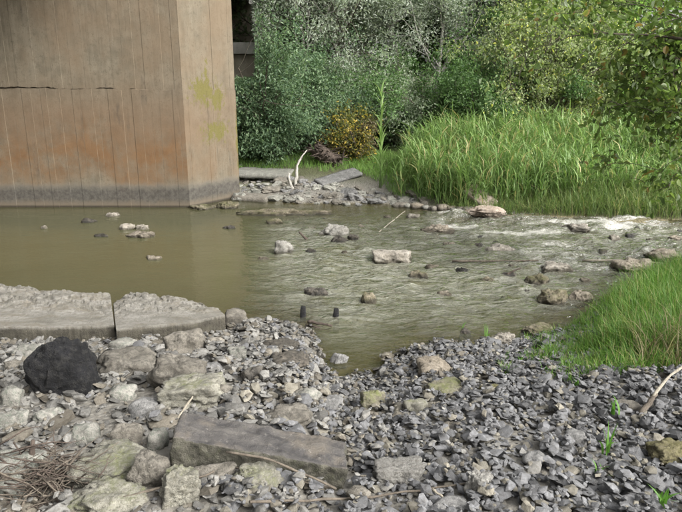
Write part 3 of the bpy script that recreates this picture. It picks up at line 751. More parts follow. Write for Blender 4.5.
# far bank slabs and stones
def far_slab(label, p0, p1, depth, th, mat, roll=0., zc=0.0, seed=5):
    slab_thing('stone_slab', label, 'stone slab', p0, p1, depth, th, zc, mat, .05, roll, seed, .02, .012, 5)
far_slab('long flat pale slab at the foot of the dark shrubs beyond the pier', PY(236, 172, 13.4), PY(292, 174, 13.3), .8, .10, 'pale', .02, 0, 5)
far_slab('tilted grey slab sloping into the bright grass on the far bank', PY(318, 187, 12.55), PY(358, 175, 13.1), .34, .07, 'grey', .25, .07, 6)
far_slab('low dark slab at the waterline just beyond the cutwater', PY(238, 197, 12.2), PY(270, 199, 12.0), .45, .12, 'brown', 0, 0, 7)
far_slab('leaning tan slab propped against the reeds on the far shore', PY(468, 189, 11.35), PY(492, 208, 11.05), .30, .16, 'wpink', .5, 0, 8)
r2 = np.random.default_rng(55)
far_boxes = []
for k in range(2600):
    px = r2.uniform(238, 425); t_ = (px - 238) / 187
    ylo = 168 + 30 * t_ ** .8; yhi = 203 + 4 * t_
    py = r2.uniform(ylo, yhi); w = 6 + 16 * r2.random() ** 1.6; w = w * (.75 + .4 * (py - 165) / 40); h = w * r2.uniform(.28, .5)
    if all(abs(px - q[0]) > (w + q[2]) * .36 or abs(py - q[1]) > (h + q[3]) * .30 for q in far_boxes): far_boxes.append((px, py, w, h))
for px, py, w, h in far_boxes:
    R('bank_stone', 'angular pale stone in the rubble on the far bank beyond the pier', (px - w / 2, py - h, px + w / 2, py), r2.choice(['angular', 'flat', 'flat', 'block']), r2.choice(['pale', 'pale', 'pale', 'grey', 'grey', 'brown', 'brown']), 'stone', .8, group='rubble stones on the far bank', sub=3, facet=True, rough=1.3, tilt=(r2.normal() * .28, r2.normal() * .28))
for k in range(16):
    px = 398 + k * 5.2 + r2.uniform(-2, 2); w = r2.uniform(8, 15)
    R('shore_stone', 'low stone in the row along the foot of the grass and reeds', (px - w / 2, 207 + k * .35 - w * .45, px + w / 2, 207 + k * .35), 'angular', r2.choice(['pale', 'brown', 'wbrown']), 'stone', .8, group='stones edging the far shore', sub=2)

# ------------------------------------------------------------------ water surface
def rapid(x, y):
    px, py, _ = project(x, y, 0 * x)
    a = smooth(395, 450, px) * smooth(258, 226, py) * smooth(206, 213, py) * (1 - .5 * smooth(640, 720, px))
    b = .85 * smooth(450, 540, px) * smooth(300, 262, py) * smooth(225, 245, py)
    c = .60 * smooth(225, 310, px) * smooth(375, 300, py) * smooth(206, 230, py)
    return np.maximum(np.maximum(a, b), c)
def wz(x, y):
    A = rapid(x, y); u = x * .9 + .25 * fbm2(x, y, .8, 3, 2); v = y
    w1 = fbm(np.stack([u * 2.2, v * 4.5, np.zeros_like(u)], -1), 21, 4, .55); w2 = fbm(np.stack([u * 7, v * 11, np.zeros_like(u)], -1), 25, 3, .5)
    z = (.0022 + .085 * A) * w1 + (.0016 + .036 * A) * w2
    for rx, ry, a, b in ROCKS_IN_WATER:
        if rx < -.9 and True: k = .2
        else: k = 1.0
        d2 = ((x - rx) / (a * 1.25)) ** 2 + ((y - ry) / (b * 1.5)) ** 2
        z = z + k * (.012 + .02 * A) * np.exp(-(np.sqrt(d2) - 1) ** 2 * 9) * (.5 + .8 * w1)
    return z
xs = axis(-6.3, 7.2, .045, -380, 380, 1.2); ys = axis(4.2, 12.2, .035, 3.6, 15.0, 1.3)
V, Q, X, Y, Z = grid(xs, ys, wz)
dep = np.maximum(Z - terrain(X, Y), 0)
fo = rapid(X, Y); fo = smooth(.5, 1.0, fo) * (.62 + .9 * fbm(np.stack([X * 1.6, Y * 3.2, 0 * X], -1), 91, 4)) 
for rx, ry, a, b in ROCKS_IN_WATER:
    if rx < -1.2: continue
    d2 = np.sqrt(((X - rx + .03) / (a * 1.35)) ** 2 + ((Y - ry) / (b * 1.5)) ** 2)
    fo = np.maximum(fo, .62 * np.exp(-(d2 - 1.0) ** 2 * 14) * (.25 + .75 * rapid(X, Y)))
fo = np.clip(fo, 0, 1)
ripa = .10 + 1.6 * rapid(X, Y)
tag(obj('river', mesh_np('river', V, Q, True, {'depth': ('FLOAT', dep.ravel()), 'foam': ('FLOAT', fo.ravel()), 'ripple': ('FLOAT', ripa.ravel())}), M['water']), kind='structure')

# ------------------------------------------------------------------ loose stones of the near bank
hulls = []
for k in range(36):
    r = np.random.default_rng(900 + k); bm = bmesh.new()
    n = r.integers(13, 22); D = r.normal(size=(n, 3)); D /= np.linalg.norm(D, axis=1, keepdims=True); D *= r.uniform(.8, 1.0, (n, 1))
    D *= np.array([1, r.uniform(.55, .9), r.uniform(.24, .56)])
    for p in D: bm.verts.new(p)
    res = bmesh.ops.convex_hull(bm, input=bm.verts)
    lone = [v for v in bm.verts if not v.link_faces]; bmesh.ops.delete(bm, geom=lone, context='VERTS')
    bmesh.ops.triangulate(bm, faces=bm.faces); bmesh.ops.recalc_face_normals(bm, faces=bm.faces)
    bm.verts.ensure_lookup_table(); bm.verts.index_update()
    hulls.append((np.array([v.co[:] for v in bm.verts]), np.array([[v.index for v in f.verts] for f in bm.faces]))); bm.free()
x0g, y0g, cell = -4.6, 1.3, .012
gx = np.arange(x0g, 4.8, cell); gy = np.arange(y0g, 6.6, cell); GX, GY = np.meshgrid(gx, gy, indexing='ij')
HM = terrain(GX, GY); T0 = HM.copy(); BL = np.zeros(HM.shape, bool)
for bx, by, ra, rb in BLOCK: 
    if by < 7: BL |= ((GX - bx) / (ra * .86)) ** 2 + ((GY - by) / (rb * .86)) ** 2 < 1
r = np.random.default_rng(321)
SN = []   # x, y, z, size, variant, R, colour
def scatter(N, smin, smax, pw, keep, lift):
    xs_ = r.uniform(-4.4, 4.6, N); ys_ = r.uniform(1.5, 6.4, N)
    for x, y in zip(xs_, ys_):
        i, j = int((x - x0g) / cell), int((y - y0g) / cell)
        if i < 8 or j < 8 or i > HM.shape[0] - 9 or j > HM.shape[1] - 9 or BL[i, j]: continue
        px, py, dp = project(x, y, T0[i, j])
        if px < -260 or px > 1150 or py > 640: continue
        if (px < -60 or px > 750 or py > 560) and smax < .03 and r.random() < .75: continue
        if T0[i, j] < -.03 or (T0[i, j] < .01 and r.random() < .5): continue
        s = smin + (smax - smin) * r.random() ** pw
        if not keep(px, py, s): continue
        rad = max(1, int(s * .7 / cell)); patch = HM[i - rad:i + rad + 1, j - rad:j + rad + 1]
        h = float(np.percentile(patch, 55)); 
        if h - T0[i, j] > .085: continue
        blue = 1 / (1 + math.exp(-((px - 330) / 60 + (py - 400) / 90 + r.normal() * .9)))
        if r.random() < blue:
            v = r.uniform(.052, .145); c = np.array([v * .99, v, v * 1.035])
            if r.random() < .14: c = np.array([.13, .12, .097]) * r.uniform(.7, 1.5)
        else:
            v = r.uniform(.065, .19); c = np.array([v * 1.0, v * .975, v * .905])
            if r.random() < .2: c = np.array([.11, .098, .078]) * r.uniform(.7, 1.2)
        k = int(r.integers(len(hulls)))
        e = (r.normal() * .30, r.normal() * .30, r.uniform(0, 6.28))
        Rm = np.array(__import__('mathutils').Euler(e).to_matrix())
        z = h + s * lift
        SN.append((x, y, z, s, k, Rm, c, px, py, dp))
        X_, Y_ = np.mgrid[-rad:rad + 1, -rad:rad + 1]; q = (X_ ** 2 + Y_ ** 2) / (rad + .5) ** 2
        dome = np.where(q < 1, z + s * .38 * np.sqrt(np.clip(1 - q, 0, 1)), -9)
        np.maximum(patch, dome, out=patch)
right = lambda px, py: px > 300
veg = lambda px, py: (py < 372 - (px - 540) * .0 and px > 560)
scatter(1500, .055, .11, 2.6, lambda px, py, s: px < 300 and py > 325, .18)
scatter(27000, .022, .058, 1.5, lambda px, py, s: (px > 215 + 40 * (r.random() - .5) or r.random() < .32) and not (veg(px, py) and r.random() < .8), .20)
scatter(30000, .010, .022, 1.2, lambda px, py, s: (px > 230 or r.random() < .5) and not (veg(px, py) and r.random() < .7), .22)
sizes = np.array([q[3] / q[9] if (0 < q[7] < 682 and 300 < q[8] < 512) else 0 for q in SN])
order = np.argsort(-sizes); top = set(order[:290].tolist())
def stone_geo(q):
    hv, hf = hulls[q[4]]; return (hv * q[3]) @ q[5].T, hf
bufV, bufF, bufC, nn = [], [], [], 0
for i, q in enumerate(SN):
    Vv, Ff = stone_geo(q); c4 = np.append(q[6], 1.0)
    if i in top:
        zb = Vv[:, 2].min(); Vv = Vv - np.array([0, 0, zb])
        o = obj('loose_stone', mesh_np('loose_stone', Vv, Ff, False, {'tint': ('FLOAT_COLOR', np.tile(c4, (len(Vv), 1)))}), M['pebble'], None, (q[0], q[1], q[2] + zb))
        cn = 'blue grey' if q[6][2] > q[6][0] else ('pale beige' if q[6][0] > .135 else 'dull brown')
        wh = 'left of the dark slab' if q[7] < 200 else ('around and behind the dark slab' if q[7] < 360 else ('in the gravel between dark slab and grass' if q[7] < 560 else 'in the gravel below the grass at right'))
        tag(o, cn + ' angular loose stone, one of many ' + wh, 'stone', cn + ' loose stones ' + wh)
    else:
        bufV.append(Vv + np.array(q[:3])); bufF.append(Ff + nn); bufC.append(np.tile(c4, (len(Vv), 1))); nn += len(Vv)
tag(obj('gravel', mesh_np('gravel', np.concatenate(bufV), np.concatenate(bufF), False, {'tint': ('FLOAT_COLOR', np.concatenate(bufC))}), M['pebble']), 'blue grey and beige gravel covering the near bank', 'gravel', kind='stuff')
def HG(px, py):
    """point on top of the gravel under a pixel"""
    p = G(px, py); i, j = int((p[0] - x0g) / cell), int((p[1] - y0g) / cell)
    z = HM[i, j] if 0 <= i < HM.shape[0] and 0 <= j < HM.shape[1] else p[2]
    return P(px, py, max(z, 0))

# ------------------------------------------------------------------ foliage helpers
def leaves_np(C, U, N, L, Wd, fold=.25, shape=4):
    """C base points, U axis, N normal; arrays"""
    n = len(C); Vx = np.cross(N, U); Vx /= np.linalg.norm(Vx, axis=1, keepdims=True) + 1e-9; Nn = np.cross(U, Vx)
    L = L[:, None]; Wd = Wd[:, None]
    if shape == 4:
        v = np.stack([C, C + U * L * .45 + Vx * Wd * .5 + Nn * Wd * fold, C + U * L - Nn * L * .08, C + U * L * .45 - Vx * Wd * .5 + Nn * Wd * fold], 1)
        f = np.array([[0, 1, 2], [0, 2, 3]])
    else:
        v = np.stack([C, C + U * L * .28 + Vx * Wd * .45 + Nn * Wd * fold, C + U * L * .72 + Vx * Wd * .38 + Nn * Wd * fold * .6, C + U * L - Nn * L * .12,
                      C + U * L * .72 - Vx * Wd * .38 + Nn * Wd * fold * .6, C + U * L * .28 - Vx * Wd * .45 + Nn * Wd * fold], 1)
        f = np.array([[0, 1, 2], [0, 2, 3], [0, 3, 4], [0, 4, 5]])
    k = v.shape[1]; Fc = (f[None] + (np.arange(n) * k)[:, None, None]).reshape(-1, 3)
    return v.reshape(-1, 3), Fc, k
def unit(a): return a / (np.linalg.norm(a, axis=-1, keepdims=True) + 1e-9)
def grow(r, p, d, L, rad, lvl, maxl, br, an, q):
    n = 5 if lvl < maxl else 4; pts = [p]; dirs = [d]
    for i in range(n):
        d = unit(d + r.normal(size=3) * q['wob'] + np.array([0, 0, q['up'] if lvl < maxl else -q['droop']])); p = p + d * L / n; pts.append(p); dirs.append(d)
    pts = np.array(pts); tip = rad * (.45 if lvl < maxl else .3)
    if rad > q['rmin']: br.append((pts, np.linspace(rad, tip, n + 1), lvl))
    if lvl == maxl:
        for i in range(1, n + 1): an.append((pts[i], dirs[i]))
        return
    for c in range(q['kids'][lvl]):
        t = r.uniform(q['from'][lvl], 1.0) if c else 1.0
        i = min(int(t * n), n - 1); f = t * n - i; b = pts[i] * (1 - f) + pts[i + 1] * f
        side = unit(np.cross(dirs[i + 1], r.normal(size=3))); a = r.uniform(*q['ang'][lvl])
        nd = unit(dirs[i + 1] * math.cos(a) + side * math.sin(a))
        grow(r, b, nd, L * r.uniform(*q['len'][lvl]) , max(rad * .55 * (1 - .4 * t), .004), lvl + 1, maxl, br, an, q)
def plant(name, label, cat, base, stems, q, leafmat, barkmat, seed, leaf_n, leaf_l, leaf_w, spread, group=None, shape=4, parts=('trunk', 'crown'), flat=.5, sides=6):
    r = np.random.default_rng(seed); br, an = [], []
    for (off, d, L, rad) in stems:
        grow(r, np.array(base) + np.array(off), unit(np.array(d, float)), L, rad, 0, q['max'], br, an, q)
    A = np.array([a[0] for a in an]); D = np.array([a[1] for a in an])
    root = tag(empty(name, tuple(base)), label, cat, group)
    mb = MB()
    br = [b for b in br if b[2] == 0 or not (b[0][-1, 0] < -.128 * b[0][-1, 1] and b[0][-1, 2] > 2.2 and b[0][-1, 1] < 24.5)]
    for pts, rr, lvl in br: mb.add(*tube(pts, rr, sides if lvl < 2 else 4, cap=lvl == 0))
    Vt, Ft = mb.get(); obj(parts[0], mesh_np(parts[0], Vt - np.array(base), Ft, True), M[barkmat], root)
    gw = np.repeat(r.gamma(.9, 1 / .9, len(A) // 4 + 1), 4)[:len(A)] if shape == 4 else np.ones(len(A)); idx = np.repeat(np.arange(len(A)), r.poisson(leaf_n * gw)); n = len(idx)
    C = A[idx] + r.normal(size=(n, 3)) * spread
    C[:, 2] = np.maximum(C[:, 2], base[2] - .2 if C.size else 0)
    kp = ~((C[:, 0] < -.128 * C[:, 1]) & (C[:, 2] > 2.25) & (C[:, 1] < 24.5)); C = C[kp]; idx = idx[kp]; n = len(C)
    U = unit(D[idx] * .6 + r.normal(size=(n, 3)) * .8 + np.array([0, 0, -.25])); N = unit(r.normal(size=(n, 3)) * (1 - flat * .5) + np.array([0, 0, flat]))
    s = r.uniform(.65, 1.25, n)
    v, f, k = leaves_np(C, U, N, leaf_l * s, leaf_w * s, .2, shape)
    cl = r.uniform(-.18, .18, len(A))[idx]
    rn = np.repeat(np.clip(r.random(n) ** 1.1 + cl, 0, 1), k)
    obj(parts[1], mesh_np(parts[1], v - np.array(base), f, False, {'rnd': ('FLOAT', rn)}), M[leafmat], root)
    return n
def gp(px, y): 
    x = (px - CX) / F * (y * cp + 1.2 * sp); return np.array([x, y, T(x, y) - .03])
NL = 0
TREEQ = dict(max=3, wob=.10, up=.03, droop=.10, kids=(15, 7, 6), ang=((.5, 1.25), (.4, 1.0), (.4, 1.1)), len=((.30, .50), (.40, .65), (.4, .7)), rmin=.006)
TREEQ['from'] = (.10, .25, .2)
TREEC = dict(TREEQ); TREEC['from'] = (.28, .25, .2)
TREEB = dict(TREEQ); TREEB['from'] = (.42, .25, .2)
def tree(label, px, y, h, lean, lm, bm_, seed, ln, ll, lw, spread=.14, rad=.11, group='trees on the far bank', q=TREEQ, name='tree', twin=None):
    st = [((0, 0, 0), (lean[0], lean[1], 1), h, rad)]
    if twin: st.append(((.15, .1, 0), (twin[0], twin[1], 1), h * .9, rad * .8))
    return plant(name, label, 'tree', gp(px, y), st, q, lm, bm_, seed, ln, ll, lw, spread, group, flat=.35)
# willows and broadleaf trees
NL += tree('silvery willow with a pale leaning trunk, left of centre on the far bank', 356, 17.0, 5.7, (-.20, 0), 'willow', 'palebark', 1, 18, .090, .027, rad=.085, name='willow_tree', q=TREEB)
NL += tree('silvery willow with an upright pale trunk above the tall reed', 401, 18.2, 6.2, (-.02, 0), 'willow', 'palebark', 2, 18, .090, .027, rad=.11, name='willow_tree', twin=(.32, .05), q=TREEB)
NL += tree('silvery willow hanging right of the far abutment', 296, 18.5, 5.9, (-.05, .02), 'willow', 'bark', 3, 19, .090, .027, rad=.09, name='willow_tree')
NL += tree('silvery willow between the abutment and the leaning trunk', 318, 20.5, 6.4, (.03, 0), 'willow', 'palebark', 4, 10, .09, .028, rad=.10, name='willow_tree')
NL += tree('dark broadleaf tree behind the middle of the reeds', 466, 19.0, 5.9, (.04, 0), 'darkleaf', 'bark', 5, 9, .115, .065, rad=.12, name='broadleaf_tree')
NL += tree('grey green tree with a pale forked trunk right of centre', 510, 19.5, 6.4, (.06, 0), 'willow2', 'palebark', 6, 7, .115, .046, rad=.10, name='willow_tree', twin=(.35, 0), q=TREEB)
NL += tree('tall green tree with a dark trunk behind the right reeds', 590, 20.0, 6.6, (.02, 0), 'midleaf', 'bark', 8, 7, .115, .070, rad=.13, name='broadleaf_tree')
NL += tree('dark green tree with a slim trunk at the far right', 700, 19.0, 6.1, (-.04, 0), 'midleaf', 'bark', 9, 8, .115, .007, rad=.11, name='broadleaf_tree')
NL += tree('low silvery willow just left of the leaning trunk', 312, 16.8, 4.6, (-.08, 0), 'willow', 'palebark', 11, 14, .090, .027, rad=.06, name='willow_tree', q=TREEC)
NL += tree('low silvery willow right of the upright pale trunk', 432, 17.2, 4.8, (.06, 0), 'willow', 'palebark', 12, 14, .090, .027, rad=.06, name='willow_tree', q=TREEC)
# second row
for k, (px, y, h, mt, lb) in enumerate([(205, 29, 9, 'willow2', 'distant grey green tree hidden mostly by the pier and abutment'), (300, 27, 9, 'willow2', 'distant grey green tree behind the left willows'), (375, 28, 9.5, 'willow2', 'distant grey green tree behind the leaning trunk'),
                                    (440, 27, 9.5, 'darkleaf', 'distant dark tree between the upright willow and the dark tree'), (530, 28, 9.5, 'darkleaf', 'distant dark tree behind the forked pale trunk'), (560, 30, 10, 'midleaf', 'distant green tree left of the gap of sky'),
                                    (765, 28, 9, 'darkleaf', 'distant dark tree at the far right beyond the gap of sky'), (810, 24, 9, 'midleaf', 'distant green tree beyond the right edge of the reeds')]):
    NL += tree(lb, px, y, h * .74, (0, 0), mt, 'bark', 40 + k, 9, .19, .12, .24, rad=.10, group='second row of trees', name='background_tree')
# shrubs
SHQ = dict(max=2, wob=.20, up=.03, droop=.18, kids=(7, 6), ang=((.4, 1.1), (.4, 1.2)), len=((.35, .6), (.4, .7)), rmin=.004); SHQ['from'] = (.1, .15)
def shrub(name, label, px, y, h, wide, lm, seed, ns, ln, ll, lw, spread=.10, bark='bark', group='shrubs on the far bank'):
    r = np.random.default_rng(seed + 500); st = []
    for i in range(ns):
        a = r.uniform(0, 6.28); t = r.uniform(.1, 1) * wide
        st.append(((math.cos(a) * .12 * wide, math.sin(a) * .12, 0), (math.cos(a) * t, math.sin(a) * t, 1), h * r.uniform(.5, 1.12), .022))
    return plant(name, label, 'shrub', gp(px, y), st, SHQ, lm, bark, seed, ln, ll, lw, spread, group, parts=('stems', 'foliage'), flat=.45)
NL += shrub('leafy_shrub', 'dark green leafy shrub right against the pier on the far bank', 250, 14.9, 1.9, .7, 'shrubleaf', 60, 12, 9, .08, .038)
NL += shrub('leafy_shrub', 'dark green leafy shrub above the long flat slab', 280, 15.0, 2.0, .8, 'shrubleaf', 61, 13, 9, .08, .038)
NL += shrub('leafy_shrub', 'bright leafy shrub behind the bare driftwood branch', 308, 15.6, 2.1, .8, 'shrubleaf', 62, 13, 9, .08, .036)
NL += shrub('leafy_shrub', 'green shrub under the abutment cap', 256, 18.0, 1.5, .6, 'shrubleaf', 63, 13, 9, .085, .04)
NL += shrub('grey_shrub', 'grey green shrub at the foot of the leaning willow', 338, 16.2, 1.35, .8, 'willow2', 64, 12, 9, .08, .03)
NL += shrub('grey_shrub', 'silvery shrub behind the tall reed stalk', 398, 16.3, 1.5, .9, 'willow2', 65, 13, 10, .08, .032)
NL += shrub('dark_shrub', 'dark shrub directly behind the left end of the reeds', 440, 15.8, 2.0, .9, 'darkleaf', 66, 13, 10, .075, .042)
NL += shrub('dark_shrub', 'dark shrub behind the reeds right of the silvery shrub', 490, 16.2, 2.2, .9, 'darkleaf', 67, 13, 10, .075, .042)
NL += shrub('olive_shrub', 'olive shrub with scattered yellow leaves behind the reeds', 535, 15.8, 2.9, .7, 'olive', 68, 14, 10, .075, .04)
NL += shrub('olive_shrub', 'olive shrub beside the dark trunk at right', 572, 16.6, 2.6, .7, 'olive', 69, 13, 9, .075, .04)
NL += shrub('leafy_shrub', 'shaded green shrub below the gap of sky', 630, 17.0, 2.1, .9, 'midleaf', 70, 13, 9, .08, .045)
NL += shrub('leafy_shrub', 'shaded green shrub at the right edge behind the reeds', 690, 16.0, 2.0, .9, 'midleaf', 71, 13, 9, .08, .045)
NL += shrub('yellow_shrub', 'small shrub with yellow orange autumn leaves by the tall reed', 356, 14.5, .95, .55, 'yellow', 72, 6, 3, .06, .036, .07)
NL += shrub('brown_shrub', 'dry brownish shrub beside the uprooted root plate', 348, 14.5, .7, .9, 'brownleaf', 73, 10, 6, .06, .025, .06)

# the tree on the near right bank whose boughs hang into the picture
NQ = dict(max=3, wob=.10, up=.0, droop=.10, kids=(6, 5, 4), ang=((.35, .9), (.4, 1.0), (.4, 1.1)), len=((.35, .5), (.4, .6), (.4, .7)), rmin=.003); NQ['from'] = (.25, .2, .15)
tb = np.array([5.7, 6.3, T(5.7, 6.3) - .05])
stems = [((0, 0, 0), (-.05, .02, 1), 5.2, .13)]
def to(o, tgt, rad):
    o = np.array(o); d = np.array(tgt) - tb - o; return (tuple(o), tuple(d), float(np.linalg.norm(d)), rad)
for o, tgt, rad in [((-.03, 0, 2.0), PY(665, 20, 7.0), .035), ((-.03, 0, 2.5), PY(640, -45, 7.4), .035), ((-.02, 0, 1.5), PY(705, 90, 7.0), .03), ((0, 0, 1.1), PY(700, 168, 6.6), .018)]:
    stems.append(to(o, tgt, rad))
plant('overhanging_tree', 'near tree on the right bank with leafy boughs hanging into the picture', 'tree', tb, stems, NQ, 'nearleaf', 'bark', 81, 3, .075, .052, .08, shape=6, flat=.75)

# ------------------------------------------------------------------ reeds and grasses
def blades(n, pos, h, w, bend, r, seg=3):
    """bent strips: pos (n,3), h (n), w (n)"""
    a = r.uniform(0, 2 * math.pi, n); d = np.column_stack([np.cos(a), np.sin(a), np.zeros(n)]); s = np.column_stack([-np.sin(a), np.cos(a), np.zeros(n)])
    tw = r.uniform(-.6, .6, n); s = unit(s + d * tw[:, None])
    vs = []
    for i in range(seg + 1):
        t = i / seg; c = pos + d * (h * bend * t ** 2)[:, None] + np.array([0, 0, 1.]) * (h * (t - .35 * np.minimum(bend, 1.4) * t ** 2.4))[:, None]
        ww = (w * (1 - t ** 1.8) * (.55 + .9 * min(t * 2.5, 1) * .5))[:, None]
        vs += [c - s * ww / 2, c + s * ww / 2] if i < seg else [c]
    v = np.stack(vs, 1); k = v.shape[1]; f = []
    for i in range(seg - 1): f += [[2 * i, 2 * i + 1, 2 * i + 3], [2 * i, 2 * i + 3, 2 * i + 2]]
    f += [[2 * seg - 2, 2 * seg - 1, 2 * seg]]
    Fc = (np.array(f)[None] + (np.arange(n) * k)[:, None, None]).reshape(-1, 3)
    return v.reshape(-1, 3), Fc, k
def field(name, label, cat, mat, parts):
    Vs, Fs, Rs, n0 = [], [], [], 0
    for v, f, rn in parts: Vs.append(v); Fs.append(f + n0); Rs.append(rn); n0 += len(v)
    tag(obj(name, mesh_np(name, np.concatenate(Vs), np.concatenate(Fs), False, {'rnd': ('FLOAT', np.concatenate(Rs))}), M[mat]), label, cat, kind='stuff')
r = np.random.default_rng(99)
def patch(n, inside, x0, x1, y0, y1):
    out = []
    while sum(len(o) for o in out) < n:
        x = r.uniform(x0, x1, n * 2); y = r.uniform(y0, y1, n * 2); k = inside(x, y); out.append(np.column_stack([x, y])[k])
    q = np.concatenate(out)[:n]; return np.column_stack([q, terrain(q[:, 0], q[:, 1]) - .02])
fy = lambda x: np.interp(x, _far[:, 0], _far[:, 1])
# reeds: stems, each with arching leaves
def reed_stems(pos, hh):
    n = len(pos); parts = []
    lean = r.normal(size=(n, 2)) * .10
    v, f, k = blades(n, pos, hh * .95, np.full(n, .010), np.abs(r.normal(size=n)) * .12, r, 3); parts.append((v, f, np.repeat(np.clip(r.random(n) * .5 + .3, 0, 1), k)))
    for j in range(7):
        t = .12 + .80 * (j + r.random(n) * .9) / 7.5
        p = pos + np.column_stack([lean[:, 0] * t, lean[:, 1] * t, hh * t * .92])
        L = hh * r.uniform(.28, .52, n); v, f, k = blades(n, p, L, r.uniform(.014, .030, n), r.uniform(.35, 1.7, n), r, 3)
        parts.append((v, f, np.repeat(np.clip(r.random(n) ** 1.2 + .05, 0, 1), k)))
    return parts
pr = patch(4200, lambda x, y: (y > fy(x) + .04 + .2 * fbm2(x, y, 1.1, 61, 2)) & (project(x, y, .3 + 0 * x)[0] > 386 + 12 * (y - 11) + 16 * fbm2(x, y, 2.0, 65, 2)), .6, 10, 11, 14.6)
px_, _, _ = project(pr[:, 0], pr[:, 1], pr[:, 2])
hh = (.80 + .24 * fbm2(pr[:, 0], pr[:, 1], .9, 62, 3) + .10 * (pr[:, 1] - 11.5)) * r.uniform(.72, 1.12, len(pr)) * (1 - .22 * smooth(560, 640, px_) * (pr[:, 1] < 12.6))
field('reeds', 'dense bright green reeds lining the far bank', 'reeds', 'reed', reed_stems(pr, hh))
ps = patch(9000, lambda x, y: (y > fy(x) - .10) & (y < fy(x) + .9) & (project(x, y, .2 + 0 * x)[0] > 445), 1.5, 9, 10.3, 13)
ppx = project(ps[:, 0], ps[:, 1], ps[:, 2])[0]
hs_ = r.uniform(.25, .6, len(ps)) * (.55 + .55 * smooth(520, 600, ppx)); v, f, k = blades(len(ps), ps, hs_, r.uniform(.006, .013, len(ps)), r.uniform(.2, 1.3, len(ps)), r)
field('sedge', 'yellowish sedge hanging over the far waterline in front of the reeds', 'sedge', 'sedge', [(v, f, np.repeat(r.random(len(ps)), k))])
pl = patch(9000, lambda x, y: (y > fy(x) + .25) & ((project(x, y, .3 + 0 * x)[0] > 350 + 26 * (13.6 - y)) | ((y > 13.5 + .4 * fbm2(x, y, 2, 8, 2)) & (r.random(x.shape) < .5))) & (project(x, y, .3 + 0 * x)[0] < 440), -2.4, 2.6, 11.4, 15.0)
hl = r.uniform(.10, .24, len(pl)); v, f, k = blades(len(pl), pl, hl, r.uniform(.006, .011, len(pl)), r.uniform(.15, .9, len(pl)), r)
field('short_grass', 'short bright grass at the foot of the tall reed', 'grass', 'lawn', [(v, f, np.repeat(r.random(len(pl)) * .8, k))])
# tall single reed
def stalk(name, label, base, h, nl, ll, lw, mat, seed, lean=(0, 0)):
    rr = np.random.default_rng(seed); root = tag(empty(name, tuple(base)), label, 'plant')
    top_ = np.array([lean[0], lean[1], h]); pts = np.array([top_ * t for t in np.linspace(0, 1, 6)]); Vt, Ft = tube(pts, np.linspace(.012, .004, 6), 5)
    obj('stem', mesh_np('stem', Vt, Ft, True, {'rnd': ('FLOAT', np.full(len(Vt), .5))}), M[mat], root)
    for j in range(nl):
        t = .18 + .80 * j / nl; p = np.array([top_ * t]); L = ll * (1 - .3 * t) * rr.uniform(.8, 1.2)
        v, f, k = blades(1, p, np.array([L]), np.array([lw]), np.array([rr.uniform(.35, .9)]), rr, 5)
        obj('leaf', mesh_np('leaf', v, f, True, {'rnd': ('FLOAT', np.full(len(v), rr.uniform(.5, .9)))}), M[mat], root)
b_ = G(381, 188); stalk('giant_reed', 'single tall reed stalk with long leaves rising above the short grass', b_, 1.85, 20, .55, .045, 'reed', 3, (-.02, 0))
b_ = G(377, 190); stalk('giant_reed', 'shorter reed stalk beside the single tall one', b_ + np.array([.05, .1, 0]), 1.1, 12, .45, .038, 'reed', 4, (.05, 0))
# grass of the near right bank
def ingrass(x, y):
    px, py, _ = project(x, y, terrain(x, y, False)); e = 552 + .75 * np.clip(335 - py, 0, 200) + 60 * fbm2(x, y, 1.5, 41, 3)
    return (px > e - 25 + 95 * r.random(px.shape) ** 2) & (py < 392 + 22 * (r.random(px.shape) - .5)) & (py < 398 + 12 * fbm2(x, y, 2, 42, 2)) & (terrain(x, y, False) > .0) & (px < 900)
pg = patch(26000, ingrass, 1.0, 6.5, 4.2, 8.2)
e_ = project(pg[:, 0], pg[:, 1], pg[:, 2]); tall = smooth(560, 640, e_[0]) * smooth(400, 330, e_[1])
pg2 = patch(4500, lambda x, y: (lambda q: (q[0] > 500 + 50 * fbm2(x, y, 3, 77, 3)) & (q[0] < 700) & (q[1] > 340) & (q[1] < 402 + 20 * fbm2(x, y, 4, 78, 3)) & (fbm2(x, y, 5, 79, 3) > .02 - .004 * (q[0] - 560)))(project(x, y, terrain(x, y, False))), .8, 3.5, 3.6, 5.6)
pg = np.vstack([pg, pg2]); e_ = project(pg[:, 0], pg[:, 1], pg[:, 2]); tall = smooth(560, 640, e_[0]) * smooth(400, 330, e_[1]) * (1 - .35 * smooth(630, 700, e_[0]) * smooth(330, 280, e_[1]))
_i = np.clip(((pg[:, 0] - x0g) / cell).astype(int), 0, HM.shape[0] - 1); _j = np.clip(((pg[:, 1] - y0g) / cell).astype(int), 0, HM.shape[1] - 1)
pg[:, 2] = np.maximum(pg[:, 2], np.where((pg[:, 0] < 4.7) & (pg[:, 1] < 6.5), HM[_i, _j] - .035, -1))
hg = (.09 + .22 * tall) * r.uniform(.6, 1.25, len(pg)); v, f, k = blades(len(pg), pg, hg, r.uniform(.0035, .007, len(pg)), np.abs(r.normal(size=len(pg))) * .55 + .1, r)
field('bank_grass', 'fresh green grass on the near right bank beside the water', 'grass', 'grass', [(v, f, np.repeat(r.random(len(pg)), k))])
def inscrub(x, y):
    px, py, _ = project(x, y, terrain(x, y, False)); return (px > 640) & (px < 900) & (py > 340) & (py < 402)
pd = patch(900, inscrub, 1.6, 4.5, 3.6, 6)
v, f, k = blades(len(pd), pd, r.uniform(.12, .42, len(pd)), r.uniform(.004, .010, len(pd)), r.uniform(.2, 1.3, len(pd)), r)
